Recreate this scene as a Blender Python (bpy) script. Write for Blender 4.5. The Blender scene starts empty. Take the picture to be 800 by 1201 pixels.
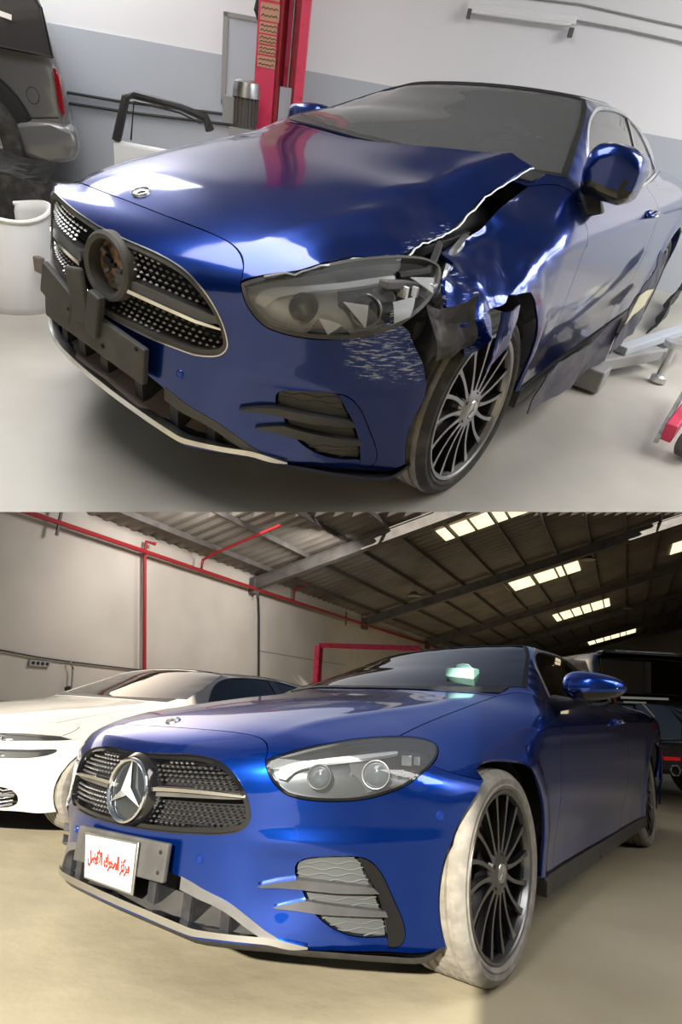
import bpy, bmesh, math, random
import numpy as np
from mathutils import Vector, Matrix
from mathutils.geometry import delaunay_2d_cdt

random.seed(7)
SC = bpy.context.scene
COL = SC.collection

# ------------------------------------------------------------------ camera
# World frame: the lower workshop.  z up, x towards the front of the repaired car, y to its left.
R_B = np.array([[-0.5613841501789878, 0.8261351881073153, 0.04846118961299434],
                [-0.2658062375587109, -0.12454750009192472, -0.9559471555979098],
                [-0.7837058631927529, -0.5495348680400023, 0.2895108785616859]])
T_B = np.array([-0.22303473511797103, 1.6738705063540398, 2.4711880563165254])
R_A = np.array([[-0.564430827827729, 0.8117893076093031, 0.149719606761815],
                [0.4035240544350923, 0.4295627987130308, -0.8078639362257067],
                [-0.7201292787340123, -0.39556784754708824, -0.5700349988351543]])
T_A = np.array([-0.3163806095515805, -0.48577329603793507, 2.6381552900774214])
CAM_LOC = -R_B.T @ T_B
cam_d = bpy.data.cameras.new('camera')
cam = bpy.data.objects.new('camera', cam_d)
COL.objects.link(cam)
cam_d.sensor_fit = 'HORIZONTAL'
cam_d.sensor_width = 36
cam_d.lens = 32.4
cam_d.clip_start = 0.05
cam_d.clip_end = 300
rot = Matrix([[R_B[0][i], -R_B[1][i], -R_B[2][i]] for i in range(3)])
cam.matrix_world = Matrix.Translation(Vector(CAM_LOC)) @ rot.to_4x4()
SC.camera = cam

# upper showroom deck: a stage inclined over the lower workshop roof, its own frame MA
RA2W = R_B.T @ R_A
TA2W = R_B.T @ (T_A - T_B)
MA = Matrix([[*RA2W[i], TA2W[i]] for i in range(3)] + [[0, 0, 0, 1]])
MB = Matrix.Identity(4)

# ------------------------------------------------------------------ world, sun, exposure
SC.view_settings.view_transform = 'Standard'
SC.view_settings.look = 'None'
SC.view_settings.gamma = 1
SC.view_settings.exposure = 0.0
world = bpy.data.worlds.new('world')
SC.world = world
world.use_nodes = True
wn = world.node_tree
bgn = wn.nodes['Background']
sky = wn.nodes.new('ShaderNodeTexSky')
sky.sky_type = 'NISHITA'
sky.sun_disc = False
sky.sun_elevation = math.radians(25)
sky.sun_rotation = math.radians(200)
sky.dust_density = 3
wn.links.new(sky.outputs[0], bgn.inputs[0])
bgn.inputs[1].default_value = 0.10

SUN_AZ = np.array([0.92, 0.349])           # horizontal direction towards the sun (behind the camera)
SUN_EL = math.radians(22)
SUN_AZ = SUN_AZ / np.linalg.norm(SUN_AZ)
sun_to = Vector((SUN_AZ[0] * math.cos(SUN_EL), SUN_AZ[1] * math.cos(SUN_EL), math.sin(SUN_EL)))
sd = bpy.data.lights.new('sun', 'SUN')
sd.energy = 12.0
sd.angle = math.radians(0.8)
sd.color = (1.0, 0.93, 0.80)
so = bpy.data.objects.new('sun', sd)
COL.objects.link(so)
so.rotation_euler = sun_to.to_track_quat('Z', 'Y').to_euler()
so.location = (8, 8, 8)

def area(name, M, loc, aim, size, energy, color=(1, 1, 1), spread=180):
    d = bpy.data.lights.new(name, 'AREA')
    d.shape = 'RECTANGLE'
    d.size, d.size_y = size
    d.energy = energy
    d.color = color
    d.spread = math.radians(spread)
    o = bpy.data.objects.new(name, d)
    COL.objects.link(o)
    q = (Vector(loc) - Vector(aim)).to_track_quat('Z', 'Y')
    o.matrix_world = M @ Matrix.Translation(Vector(loc)) @ q.to_matrix().to_4x4()
    return o
# added fill lamps over the upper workshop, out of view (fixtures built below to match)
A_FILL_LAMPS = [(0.7, -0.2), (-3.0, 4.3), (-2.9, 2.7), (-0.8, -3.8)]
for (lx, ly) in A_FILL_LAMPS:
    area('added_ceiling_light', MA, (lx, ly, 3.02), (lx, ly, 0), (2.8, 1.3), 98, (1.0, 0.98, 0.95))
# two added fill lamps, no fixtures, brightening the left wall of the lower workshop
for (lx, ly) in ((-6.5, -7.5), (-11.0, -7.5)):
    area('added_ceiling_light', MB, (lx, ly, 4.6), (lx-1.0, ly-3.0, 1.5), (1.0, 1.0), 165, (1.0, 0.95, 0.88))

# ------------------------------------------------------------------ materials
def mat(name, col=(.5, .5, .5), rough=.5, metal=0.0, coat=0.0, coat_rough=.03, spec=.5, emit=None, estr=1.0,
        noise=None, bump=None, aniso=None, trans=0.0, ior=1.45, alpha=None):
    m = bpy.data.materials.new(name)
    m.use_nodes = True
    nt = m.node_tree
    b = nt.nodes['Principled BSDF']
    b.inputs['Base Color'].default_value = (*col, 1)
    b.inputs['Roughness'].default_value = rough
    b.inputs['Metallic'].default_value = metal
    b.inputs['Coat Weight'].default_value = coat
    b.inputs['Coat Roughness'].default_value = coat_rough
    b.inputs['Specular IOR Level'].default_value = spec
    b.inputs['Transmission Weight'].default_value = trans
    b.inputs['IOR'].default_value = ior
    if alpha is not None:
        b.inputs['Alpha'].default_value = alpha
    if emit:
        b.inputs['Emission Color'].default_value = (*emit, 1)
        b.inputs['Emission Strength'].default_value = estr
    tc = nt.nodes.new('ShaderNodeTexCoord')
    if noise:                      # (scale, colour2, low, high[, detail])
        n = nt.nodes.new('ShaderNodeTexNoise')
        n.inputs['Scale'].default_value = noise[0]
        n.inputs['Detail'].default_value = 6
        r = nt.nodes.new('ShaderNodeMapRange')
        r.inputs[1].default_value, r.inputs[2].default_value = noise[2], noise[3]
        mx = nt.nodes.new('ShaderNodeMix')
        mx.data_type = 'RGBA'
        mx.inputs[6].default_value = (*col, 1)
        mx.inputs[7].default_value = (*noise[1], 1)
        nt.links.new(tc.outputs['Object'], n.inputs['Vector'])
        nt.links.new(n.outputs[0], r.inputs[0])
        nt.links.new(r.outputs[0], mx.inputs[0])
        nt.links.new(mx.outputs[2], b.inputs['Base Color'])
    if bump:                       # (scale, strength, distance)
        n2 = nt.nodes.new('ShaderNodeTexNoise')
        n2.inputs['Scale'].default_value = bump[0]
        n2.inputs['Detail'].default_value = 4
        bp = nt.nodes.new('ShaderNodeBump')
        bp.inputs['Strength'].default_value = bump[1]
        bp.inputs['Distance'].default_value = bump[2]
        nt.links.new(tc.outputs['Object'], n2.inputs['Vector'])
        nt.links.new(n2.outputs[0], bp.inputs['Height'])
        nt.links.new(bp.outputs[0], b.inputs['Normal'])
    return m

def glass_mat(name, tint, refl=1.0, dirt=0.0):
    """thin sheet glass: fresnel mix of mirror and tinted pass-through"""
    m = bpy.data.materials.new(name)
    m.use_nodes = True
    nt = m.node_tree
    nt.nodes.clear()
    out = nt.nodes.new('ShaderNodeOutputMaterial')
    tr = nt.nodes.new('ShaderNodeBsdfTransparent')
    tr.inputs[0].default_value = (*tint, 1)
    gl = nt.nodes.new('ShaderNodeBsdfGlossy')
    gl.inputs['Roughness'].default_value = 0.02
    gl.inputs[0].default_value = (refl, refl, refl, 1)
    fr = nt.nodes.new('ShaderNodeFresnel')
    fr.inputs[0].default_value = 1.55
    mx = nt.nodes.new('ShaderNodeMixShader')
    nt.links.new(fr.outputs[0], mx.inputs[0])
    nt.links.new(tr.outputs[0], mx.inputs[1])
    nt.links.new(gl.outputs[0], mx.inputs[2])
    last = mx
    if dirt:
        df = nt.nodes.new('ShaderNodeBsdfDiffuse')
        df.inputs[0].default_value = (.75, .78, .8, 1)
        m2 = nt.nodes.new('ShaderNodeMixShader')
        m2.inputs[0].default_value = dirt
        nt.links.new(mx.outputs[0], m2.inputs[1])
        nt.links.new(df.outputs[0], m2.inputs[2])
        last = m2
    nt.links.new(last.outputs[0], out.inputs[0])
    return m

def paint_mat(name, base, fleck, worn=None, rough=.32, dust=0.0, metal=.75):
    """metallic car paint with clear coat; 'wear' attribute scratches it through to primer"""
    m = mat(name, base, rough, metal, 1.0, .025)
    nt = m.node_tree
    b = nt.nodes['Principled BSDF']
    tc = nt.nodes.new('ShaderNodeTexCoord')
    n = nt.nodes.new('ShaderNodeTexNoise')
    n.inputs['Scale'].default_value = 900
    mx = nt.nodes.new('ShaderNodeMix')
    mx.data_type = 'RGBA'
    mx.inputs[6].default_value = (*base, 1)
    mx.inputs[7].default_value = (*fleck, 1)
    nt.links.new(tc.outputs['Object'], n.inputs['Vector'])
    nt.links.new(n.outputs[0], mx.inputs[0])
    col = mx.outputs[2]
    if worn:
        at = nt.nodes.new('ShaderNodeAttribute')
        at.attribute_name = 'wear'
        mp = nt.nodes.new('ShaderNodeMapping')
        mp.inputs['Scale'].default_value = (15, 18, 150)
        mp.inputs['Rotation'].default_value = (.25, .35, .4)
        ns = nt.nodes.new('ShaderNodeTexNoise')
        ns.inputs['Scale'].default_value = 1.6
        ns.inputs['Detail'].default_value = 8
        ns.inputs['Roughness'].default_value = .68
        nt.links.new(tc.outputs['Object'], mp.inputs[0])
        nt.links.new(mp.outputs[0], ns.inputs['Vector'])
        ad = nt.nodes.new('ShaderNodeMath')
        ad.operation = 'MULTIPLY'
        nt.links.new(at.outputs['Fac'], ad.inputs[0])
        nt.links.new(ns.outputs[0], ad.inputs[1])
        r = nt.nodes.new('ShaderNodeMapRange')
        r.inputs[1].default_value, r.inputs[2].default_value = .53, .58
        nt.links.new(ad.outputs[0], r.inputs[0])
        m2 = nt.nodes.new('ShaderNodeMix')
        m2.data_type = 'RGBA'
        m2.inputs[7].default_value = (*worn, 1)
        nt.links.new(r.outputs[0], m2.inputs[0])
        nt.links.new(col, m2.inputs[6])
        col = m2.outputs[2]
        inv = nt.nodes.new('ShaderNodeMath')
        inv.operation = 'SUBTRACT'
        inv.inputs[0].default_value = 1
        nt.links.new(r.outputs[0], inv.inputs[1])
        ml = nt.nodes.new('ShaderNodeMath')
        ml.operation = 'MULTIPLY'
        ml.inputs[1].default_value = metal
        nt.links.new(inv.outputs[0], ml.inputs[0])
        nt.links.new(ml.outputs[0], b.inputs['Metallic'])
        nt.links.new(inv.outputs[0], b.inputs['Coat Weight'])
    if dust:
        nd = nt.nodes.new('ShaderNodeTexNoise')
        nd.inputs['Scale'].default_value = 5
        nd.inputs['Detail'].default_value = 5
        nt.links.new(tc.outputs['Object'], nd.inputs['Vector'])
        r = nt.nodes.new('ShaderNodeMapRange')
        r.inputs[1].default_value, r.inputs[2].default_value = .3, .8
        r.inputs[3].default_value, r.inputs[4].default_value = .02, .02 + dust
        nt.links.new(nd.outputs[0], r.inputs[0])
        nt.links.new(r.outputs[0], b.inputs['Coat Roughness'])
    nt.links.new(col, b.inputs['Base Color'])
    return m

M = {}
M['blue'] = paint_mat('blue_metallic_paint', (.002, .034, .27), (.003, .066, .50), rough=.25, metal=.92)
M['blue_worn'] = paint_mat('scratched_blue_paint', (.0018, .016, .120), (.0035, .038, .27), worn=(.36, .41, .52), rough=.29, dust=.10, metal=.85)
M['white'] = paint_mat('white_paint', (.52, .505, .46), (.55, .535, .49), metal=0, rough=.4)
M['black_gloss'] = mat('gloss_black', (.006, .006, .007), .12, coat=.6)
M['black_plastic'] = mat('black_plastic', (.02, .02, .022), .45, noise=(30, (.035, .035, .036), .4, .7))
M['grey_plastic'] = mat('dusty_grey_plastic', (.055, .054, .052), .6, noise=(9, (.09, .086, .08), .4, .7))
M['grey_plastic2'] = mat('light_grey_plastic', (.085, .085, .085), .5, noise=(9, (.12, .118, .115), .4, .7))
M['brown_plastic'] = mat('dusty_brown_plastic', (.17, .135, .12), .7, noise=(8, (.23, .19, .17), .4, .7))
M['chrome'] = mat('chrome', (.78, .79, .80), .12, 1.0)
M['lip_metal'] = mat('polished_lip_metal', (.60, .61, .63), .16, 1.0)
M['tinted'] = mat('opaque_tinted_glass', (.045, .043, .045), .12, coat=.8)
M['bezel'] = mat('lamp_bezel', (.22, .22, .23), .35, .9)
M['chrome_dull'] = mat('dull_chrome', (.62, .63, .64), .32, 1.0, noise=(14, (.45, .45, .45), .45, .7))
M['tyre'] = mat('tyre_rubber', (.028, .027, .026), .75, noise=(18, (.075, .07, .062), .45, .75), bump=(70, .1, .001))
M['tyre_dusty'] = mat('dusty_tyre_rubber', (.17, .16, .14), .85, noise=(22, (.24, .225, .20), .4, .65), bump=(70, .1, .001))
M['tread_dusty'] = mat('dusty_tread_rubber', (.19, .175, .145), .9, noise=(22, (.26, .24, .20), .4, .65))
M['wheel_dark'] = mat('wheel_black', (.012, .012, .013), .3, coat=.4)
M['wheel_face'] = mat('wheel_spoke_face', (.33, .33, .33), .35, .9)
M['wheel_face_dark'] = mat('wheel_spoke_face_dark', (.20, .20, .20), .32, .9)
M['brake'] = mat('brake_disc_steel', (.45, .44, .42), .35, 1.0)
M['dark'] = mat('dark_inside', (.010, .010, .011), .8)
M['inside'] = mat('engine_bay_grey', (.03, .03, .032), .6, noise=(14, (.08, .075, .07), .5, .7))
M['cabin'] = mat('cabin_trim', (.02, .021, .022), .7)
M['glass'] = glass_mat('window_glass', (.34, .40, .37))
M['glass_dark'] = glass_mat('tinted_window_glass', (.06, .065, .07), 1.0)
M['glass_dusty'] = glass_mat('dusty_window_glass', (.10, .11, .12), 1.0, .07)
M['lens'] = glass_mat('clear_lens', (.96, .97, .98), .9, .03)
M['lens_scratched'] = glass_mat('scratched_lens', (.93, .94, .95), .9, .07)
M['reflector'] = mat('lamp_reflector', (.11, .12, .13), .3, .8)
M['reflector_brightened'] = mat('brightened_lamp_reflector', (.55, .57, .58), .4, .3)  # lighter copy of the reflector, standing in for light inside the housing
M['lamp_house'] = mat('lamp_housing', (.05, .052, .055), .3)
M['drl'] = mat('light_guide', (.80, .82, .84), .25)
M['red_lens'] = mat('red_lens', (.26, .006, .012), .2, coat=.5)
M['red_paint'] = mat('red_steel_paint', (.68, .05, .12), .38, noise=(10, (.40, .015, .03), .5, .8))
M['red_dark'] = mat('red_pipe_paint', (.30, .015, .02), .5)
M['plate_white'] = mat('number_plate_white', (.85, .84, .82), .35)
M['red_ink'] = mat('red_lettering', (.72, .03, .02), .5)
M['suv_grey'] = paint_mat('grey_metallic_paint', (.15, .155, .165), (.19, .195, .205), rough=.45, dust=.2, metal=.3)
M['suv_black'] = paint_mat('black_paint', (.006, .006, .007), (.010, .010, .011))
M['primer'] = mat('torn_metal_edge', (.50, .52, .55), .45, .6)
M['rubber'] = mat('rubber_seal', (.008, .008, .008), .5)
# ------------------------------------------------------------------ tagging helpers
def tag(o, label=None, cat=None, group=None, kind=None):
    if label: o['label'] = label
    if cat: o['category'] = cat
    if group: o['group'] = group
    if kind: o['kind'] = kind
    return o

def empty(name, MM, loc=(0, 0, 0), label=None, cat=None, group=None, rz=0):
    o = bpy.data.objects.new(name, None)
    COL.objects.link(o)
    o.empty_display_size = .2
    o.matrix_world = MM @ Matrix.Translation(Vector(loc)) @ Matrix.Rotation(rz, 4, 'Z')
    tag(o, label, cat, group)
    return o

def mobj(name, verts, faces, material, parent=None, MM=None, smooth=True, mats=None, midx=None, kind=None, label=None, sharp=None):
    me = bpy.data.meshes.new(name)
    me.from_pydata([tuple(map(float, v)) for v in verts], [], faces)
    if mats:
        for m_ in mats: me.materials.append(m_)
        if midx is not None:
            me.polygons.foreach_set('material_index', midx)
    else:
        me.materials.append(material)
    if smooth:
        me.polygons.foreach_set('use_smooth', [True] * len(me.polygons))
        if sharp: 
            try: me.set_sharp_from_angle(angle=math.radians(sharp))
            except Exception: pass
    me.update()
    o = bpy.data.objects.new(name, me)
    COL.objects.link(o)
    if parent: o.parent = parent
    elif MM is not None: o.matrix_world = MM
    if kind: o['kind'] = kind
    if label: o['label'] = label
    return o

class MB_:
    """mesh builder"""
    def __init__(s): s.v = []; s.f = []
    def add(s, v, f):
        n = len(s.v); s.v += [tuple(map(float, q)) for q in v]; s.f += [tuple(i + n for i in q) for q in f]
        return s
    def box(s, c, d, rot=None, taper=None):
        vs = []
        for i in range(8):
            p = Vector(((i & 1) - .5, ((i >> 1) & 1) - .5, ((i >> 2) & 1) - .5))
            if taper and p.z > 0: p.x *= taper; p.y *= taper
            p = Vector((p.x * d[0], p.y * d[1], p.z * d[2]))
            if rot is not None: p = rot @ p
            vs.append(p + Vector(c))
        return s.add(vs, [(0, 2, 3, 1), (4, 5, 7, 6), (0, 1, 5, 4), (2, 6, 7, 3), (0, 4, 6, 2), (1, 3, 7, 5)])
    def bar(s, a, b, w, h=None, up=(0, 0, 1)):
        a, b = Vector(a), Vector(b); h = h or w
        d = b - a; L = d.length; d.normalize(); u = Vector(up)
        if abs(d.dot(u)) > .95: u = Vector((1, 0, 0))
        x = d.cross(u).normalized(); y = x.cross(d).normalized()
        R = Matrix((x, d, y)).transposed()
        return s.box((a + b) / 2, (w, L, h), R)
    def tube(s, pts, r, n=8, cap=True, rs=None):
        pts = [Vector(p) for p in pts]; rings = []
        for i, p in enumerate(pts):
            t = (pts[min(i + 1, len(pts) - 1)] - pts[max(i - 1, 0)]).normalized()
            u = Vector((0, 0, 1)) if abs(t.z) < .9 else Vector((1, 0, 0))
            x = t.cross(u).normalized(); y = x.cross(t)
            rr = rs[i] if rs else r
            rings.append([p + x * math.cos(2 * math.pi * k / n) * rr + y * math.sin(2 * math.pi * k / n) * rr for k in range(n)])
        vs = [q for r_ in rings for q in r_]
        fs = [(i * n + k, i * n + (k + 1) % n, (i + 1) * n + (k + 1) % n, (i + 1) * n + k) for i in range(len(pts) - 1) for k in range(n)]
        if cap: fs += [tuple(range(n))[::-1], tuple((len(pts) - 1) * n + k for k in range(n))]
        return s.add(vs, fs)
    def lathe(s, prof, c, ax, n=48, a0=0, a1=2 * math.pi):
        """prof: (radius, height along axis)"""
        ax = Vector(ax).normalized(); u = Vector((0, 0, 1)) if abs(ax.z) < .9 else Vector((1, 0, 0))
        x = ax.cross(u).normalized(); y = ax.cross(x); c = Vector(c); closed = abs(a1 - a0 - 2 * math.pi) < 1e-6
        m = n if closed else n + 1
        vs = [c + ax * h + (x * math.cos(a0 + (a1 - a0) * k / n) + y * math.sin(a0 + (a1 - a0) * k / n)) * r for k in range(m) for (r, h) in prof]
        L = len(prof)
        fs = [(k * L + i, ((k + 1) % m) * L + i, ((k + 1) % m) * L + i + 1, k * L + i + 1) for k in range(n) for i in range(L - 1)]
        return s.add(vs, fs)
    def prism(s, poly, d, O=(0, 0, 0), X=(1, 0, 0), Y=(0, 1, 0)):
        """extruded 2-D polygon: O + X*u + Y*v, thickness vector d"""
        O, X, Y, d = Vector(O), Vector(X), Vector(Y), Vector(d); n = len(poly)
        a = [O + X * p[0] + Y * p[1] for p in poly]
        vs = a + [q + d for q in a]
        fs = [tuple(range(n))[::-1], tuple(range(n, 2 * n))] + [(i, (i + 1) % n, n + (i + 1) % n, n + i) for i in range(n)]
        return s.add(vs, fs)
    def build(s, name, material, parent=None, MM=None, smooth=False, bevel=None, seg=2, kind=None, label=None, sharp=40):
        o = mobj(name, s.v, s.f, material, parent, MM, smooth or bool(bevel), kind=kind, label=label, sharp=sharp)
        bm = bmesh.new(); bm.from_mesh(o.data)
        bmesh.ops.recalc_face_normals(bm, faces=bm.faces)
        bm.to_mesh(o.data); bm.free()
        if smooth or bevel:
            try: o.data.set_sharp_from_angle(angle=math.radians(sharp))
            except Exception: pass
        if bevel:
            md = o.modifiers.new('bevel', 'BEVEL'); md.width = bevel; md.segments = seg; md.limit_method = 'ANGLE'; md.angle_limit = math.radians(35)
        return o

def clip_plane(o, p, n):
    """keep the side of the plane its normal points to"""
    Wi = o.matrix_world.inverted(); pl = Wi @ Vector(p); nl = (Wi.to_3x3() @ Vector(n)).normalized()
    bm = bmesh.new(); bm.from_mesh(o.data)
    bmesh.ops.bisect_plane(bm, geom=bm.verts[:] + bm.edges[:] + bm.faces[:], dist=1e-5, plane_co=pl, plane_no=nl, clear_inner=True)
    bm.to_mesh(o.data); bm.free()
    return o

def clip_seam(o, keep_up):
    """trim the decks where they meet: upper deck ends at its front edge, lower roof at its eave line"""
    n = Vector(R_B[1]); p = Vector(CAM_LOC)          # camera-down direction
    W = o.matrix_world if not o.parent else o.parent.matrix_world @ o.matrix_local
    Wi = W.inverted()
    pl = Wi @ p; nl = (Wi.to_3x3() @ n).normalized()
    bm = bmesh.new(); bm.from_mesh(o.data)
    bmesh.ops.bisect_plane(bm, geom=bm.verts[:] + bm.edges[:] + bm.faces[:], dist=1e-5, plane_co=pl, plane_no=nl,
                           clear_outer=keep_up, clear_inner=not keep_up)
    ed = [e for e in bm.edges if e.is_boundary and all(abs((v.co - pl).dot(nl)) < 1e-4 for v in e.verts)]
    bmesh.ops.holes_fill(bm, edges=ed)
    bm.to_mesh(o.data); bm.free()
    return o

# ------------------------------------------------------------------ coupe body surface (metres, front axle at x=0)
def cr(xs, ys):
    xs = np.array(xs, float); ys = np.array(ys, float)
    o = np.argsort(xs); xs = xs[o]; ys = ys[o]
    h = np.diff(xs); dl = np.diff(ys) / h
    a = np.where(dl == 0, 1e-9, dl)
    m = np.zeros_like(xs)
    m[1:-1] = np.where(dl[:-1] * dl[1:] > 0, (h[1:] + h[:-1]) * 3 / ((2 * h[1:] + h[:-1]) / a[:-1] + (h[1:] + 2 * h[:-1]) / a[1:]), 0)
    m[0] = dl[0]; m[-1] = dl[-1]
    def f(x):
        x = np.clip(x, xs[0], xs[-1]); i = np.clip(np.searchsorted(xs, x) - 1, 0, len(xs) - 2)
        t = (x - xs[i]) / h[i]
        return ys[i]*(2*t**3-3*t**2+1)+h[i]*m[i]*(t**3-2*t**2+t)+ys[i+1]*(-2*t**3+3*t**2)+h[i]*m[i+1]*(t**3-t**2)
    return f
H0 = cr([.86,.80,.70,.6,.4,.1,-.2,-.55,-1.2,-2.4,-3.3,-3.95],[.69,.735,.785,.82,.862,.905,.935,.978,.995,1.01,1.0,.90])
KK = cr([.9,.2,-.5,-4],[.36,.33,.13,.13])
XZ = cr([.10,.16,.2,.35,.5,.62,.68,.72,.8,1.0],[-.12,-.02,0,0,.0,.0,-.005,-.02,-.06,-.2])
WX = cr([.75,.5,.3,0,-.4,-1.2,-2,-2.87,-3.5,-4],[.80,.88,.93,.952,.945,.945,.95,.955,.91,.82])
WZ = cr([.1,.18,.3,.45,.6,.72,.84,.9,.97,1.1],[-.08,-.035,-.03,-.012,0,0,-.008,-.04,-.11,-.26])
R0 = cr([-.8,-1.2,-1.6,-2.0,-2.4,-2.9,-3.4,-3.8],[1.25,1.285,1.285,1.26,1.20,1.09,.99,.88])
def smax(a, b, k):
    h = np.maximum(k - np.abs(a - b), 0) / k
    return np.maximum(a, b) + h*h*h*k/6
def smin(a, b, k): return -smax(-a, -b, k)
def bump_(t, w): return np.exp(-(t/w)**2)
def Flow(p):
    x, y, z = p[..., 0], np.abs(p[..., 1]), p[..., 2]
    xf = .835-.35*y**2-.42*y**4+XZ(z)
    # sculpting of the bumper: crease over the corner vents, hollow flank beside the lower intake
    xf = xf + .012*bump_(z-.485, .022)*np.clip((y-.40)/.15, 0, 1) - .020*bump_(z-.36, .10)*bump_(y-.53, .09)
    f1 = (x-xf)*.9
    top = H0(x)-KK(x)*y**3
    ry = .40+.22*(.8-x)/1.3
    top = top+.010*np.exp(-np.abs(y-ry)/.05)*np.clip((x+.6)/.3, 0, 1)*np.clip((.75-x)/.3, 0, 1)
    f2 = (z-top)*.97
    w = WX(x)+WZ(z)
    for xc in (0, -2.873):
        r = np.sqrt((x-xc)**2+(z-.34)**2); w = w+.014*bump_(r-.40, .045)
    w = w-.012*bump_(z-.36, .09)*np.clip((-x-.4)/.3, 0, 1)*np.clip((x+2.4)/.3, 0, 1)
    f3 = (y-w)*.95
    f4 = (.14+.07*np.clip((x-.3)/.3, 0, 1))-z
    f5 = (-4.02+.15*y*y+.1*np.abs(z-.6))-x
    low = smax(smax(f1, f3, .20), f2, .09)
    return smax(smax(low, f4, .04), f5, .12)
def F(p):
    x, y, z = p[..., 0], np.abs(p[..., 1]), p[..., 2]
    low = Flow(p)
    xw = -.42-(z-.97)*2.25-.28*y*y
    g1 = (x-xw)*.40
    g2 = (z-(R0(x)-.11*y*y))*.97
    g3 = (y-(.83-(z-.97)*.70-.05*np.maximum(0, -(x+1.4))**2))*.82
    g4 = .8-z
    g = smax(smax(smax(g1, g2, .05), g3, .06), g4, .02)
    return smin(low, g, .035)
def gradn(p, e=1e-3, FF=F):
    g = np.stack([FF(p+np.eye(3)[i]*e)-FF(p-np.eye(3)[i]*e) for i in range(3)], -1)
    return g/np.maximum(np.linalg.norm(g, axis=-1, keepdims=True), 1e-9)

OS = np.array([-.1, 0, .25])
def to_L(p): return np.stack([p[..., 0], np.arctan2(p[..., 1], p[..., 2]-.45)*.75], -1)
def to_S(p):
    q = p-OS; h = np.hypot(q[..., 0], q[..., 1])
    return np.stack([np.arctan2(q[..., 1], q[..., 0])*.85, np.arctan2(q[..., 2], h)*.85], -1)
def ray_L(ab):
    ph = ab[:, 1]/.75
    o = np.stack([ab[:, 0], 0*ph, 0*ph+.45], -1); d = np.stack([0*ph, np.sin(ph), np.cos(ph)], -1)
    return o, d, 1.15
def ray_S(ab):
    th = ab[:, 0]/.85; e = ab[:, 1]/.85
    d = np.stack([np.cos(th)*np.cos(e), np.sin(th)*np.cos(e), np.sin(e)], -1)
    return np.repeat(OS[None], len(ab), 0), d, 1.3
def lift(ab, dom, FF=F):
    o, d, R = (ray_L if dom == 'L' else ray_S)(ab)
    n = len(o); a = np.full(n, R); b = np.full(n, .02); done = np.zeros(n, bool)
    for t in np.arange(R, .02, -.03):
        act = np.where(~done)[0]
        if not len(act): break
        h = FF(o[act]+d[act]*t) < 0
        a[act[h]] = t+.03; b[act[h]] = t; done[act[h]] = True
    for _ in range(16):
        m_ = (a+b)/2; ins = FF(o+d*m_[:, None]) < 0
        b = np.where(ins, m_, b); a = np.where(ins, a, m_)
    return o+d*b[:, None]

# ---- small per-car fitting warps (each car leans and toes slightly differently)
WARP = {'A': np.array([[-0.01177, 0.00213, 0.01676], [-0.00388, 0.00835, -0.00445], [0.01942, -0.01751, -0.01869], [-0.0017, -0.0163, -0.00013]]),
        'B': np.array([[0.01173, 0.00095, -0.01987], [0.00191, -0.01067, 0.00806], [-0.01713, 0.01002, 0.02163], [0.00235, 0.02672, -0.01261]]),
        'W': np.zeros((4, 3))}
AL = {'A': (.13, .36, .115), 'B': (.06, .36, .09), 'W': (0, 0, 0)}
def warp(nm, p):
    p = np.atleast_2d(np.array(p, float))
    a0, a1, zs = AL[nm]
    t = np.clip((.7-p[:, 0])/1.5, 0, 1); t = t*t*(3-2*t)
    s = np.clip(-p[:, 1]/.5, 0, 1); s = s*s*(3-2*s)
    if nm == 'A': a0 = a0+.20*np.clip((p[:, 2]-.38)/.35, 0, 1)*np.clip((p[:, 0]+.2)/.6, 0, 1)
    q = p.copy(); q[:, 1] = p[:, 1]*(1-(a0+(a1-a0)*t)*s)
    q[:, 2] -= zs*np.clip((.62-q[:, 1])/.96, -.2, 1.2)*np.clip((p[:, 2]-.93)/.3, 0, 1)*np.clip((-.4-p[:, 0])/.4, 0, 1)
    bs = np.stack([np.ones(len(p)), (p[:, 0]+.8)/1.6, p[:, 1], p[:, 2]-.55], -1)
    return q+bs@WARP[nm]

# ---- outlines
def cm(pts, step=.012, closed=False):
    """Catmull-Rom through 3-D points"""
    P = np.array(pts, float)
    if closed: Q = np.vstack([P[-1:], P, P[:2]])
    else: Q = np.vstack([2*P[:1]-P[1:2], P, 2*P[-1:]-P[-2:-1]])
    out = []
    for i in range(1, len(Q)-2):
        p0, p1, p2, p3 = Q[i-1:i+3]; n = max(1, int(np.linalg.norm(p2-p1)/step))
        for k in range(n):
            t = k/n
            out.append(.5*((2*p1)+(-p0+p2)*t+(2*p0-5*p1+4*p2-p3)*t*t+(-p0+3*p1-3*p2+p3)*t**3))
    if not closed: out.append(P[-1])
    return np.array(out)
def ln(pts, step=.012):
    P = np.array(pts, float); out = []
    for a, b in zip(P[:-1], P[1:]):
        n = max(1, int(np.linalg.norm(b-a)/step)); out += [a+(b-a)*k/n for k in range(n)]
    return np.array(out+[P[-1]])
def cat(*segs):
    out = [segs[0]]
    for s in segs[1:]:
        out.append(s[1:] if np.linalg.norm(s[0]-out[-1][-1]) < .004 else s)
    r = np.vstack(out)
    return r[:-1] if np.linalg.norm(r[0]-r[-1]) < .004 else r
def side_pt(x, z):
    """point on the body side at x, z"""
    a, b = .4, 1.2
    for _ in range(24):
        m_ = (a+b)/2
        if F(np.array([[x, m_, z]]))[0] < 0: a = m_
        else: b = m_
    return (x, a, z)
def top_pt(x, y):
    a, b = .3, 1.6
    for _ in range(24):
        m_ = (a+b)/2
        if F(np.array([[x, y, m_]]))[0] < 0: a = m_
        else: b = m_
    return (x, y, a)
def sides(l): return [side_pt(*q) for q in l]
def tops(l): return [top_pt(*q) for q in l]
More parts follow.
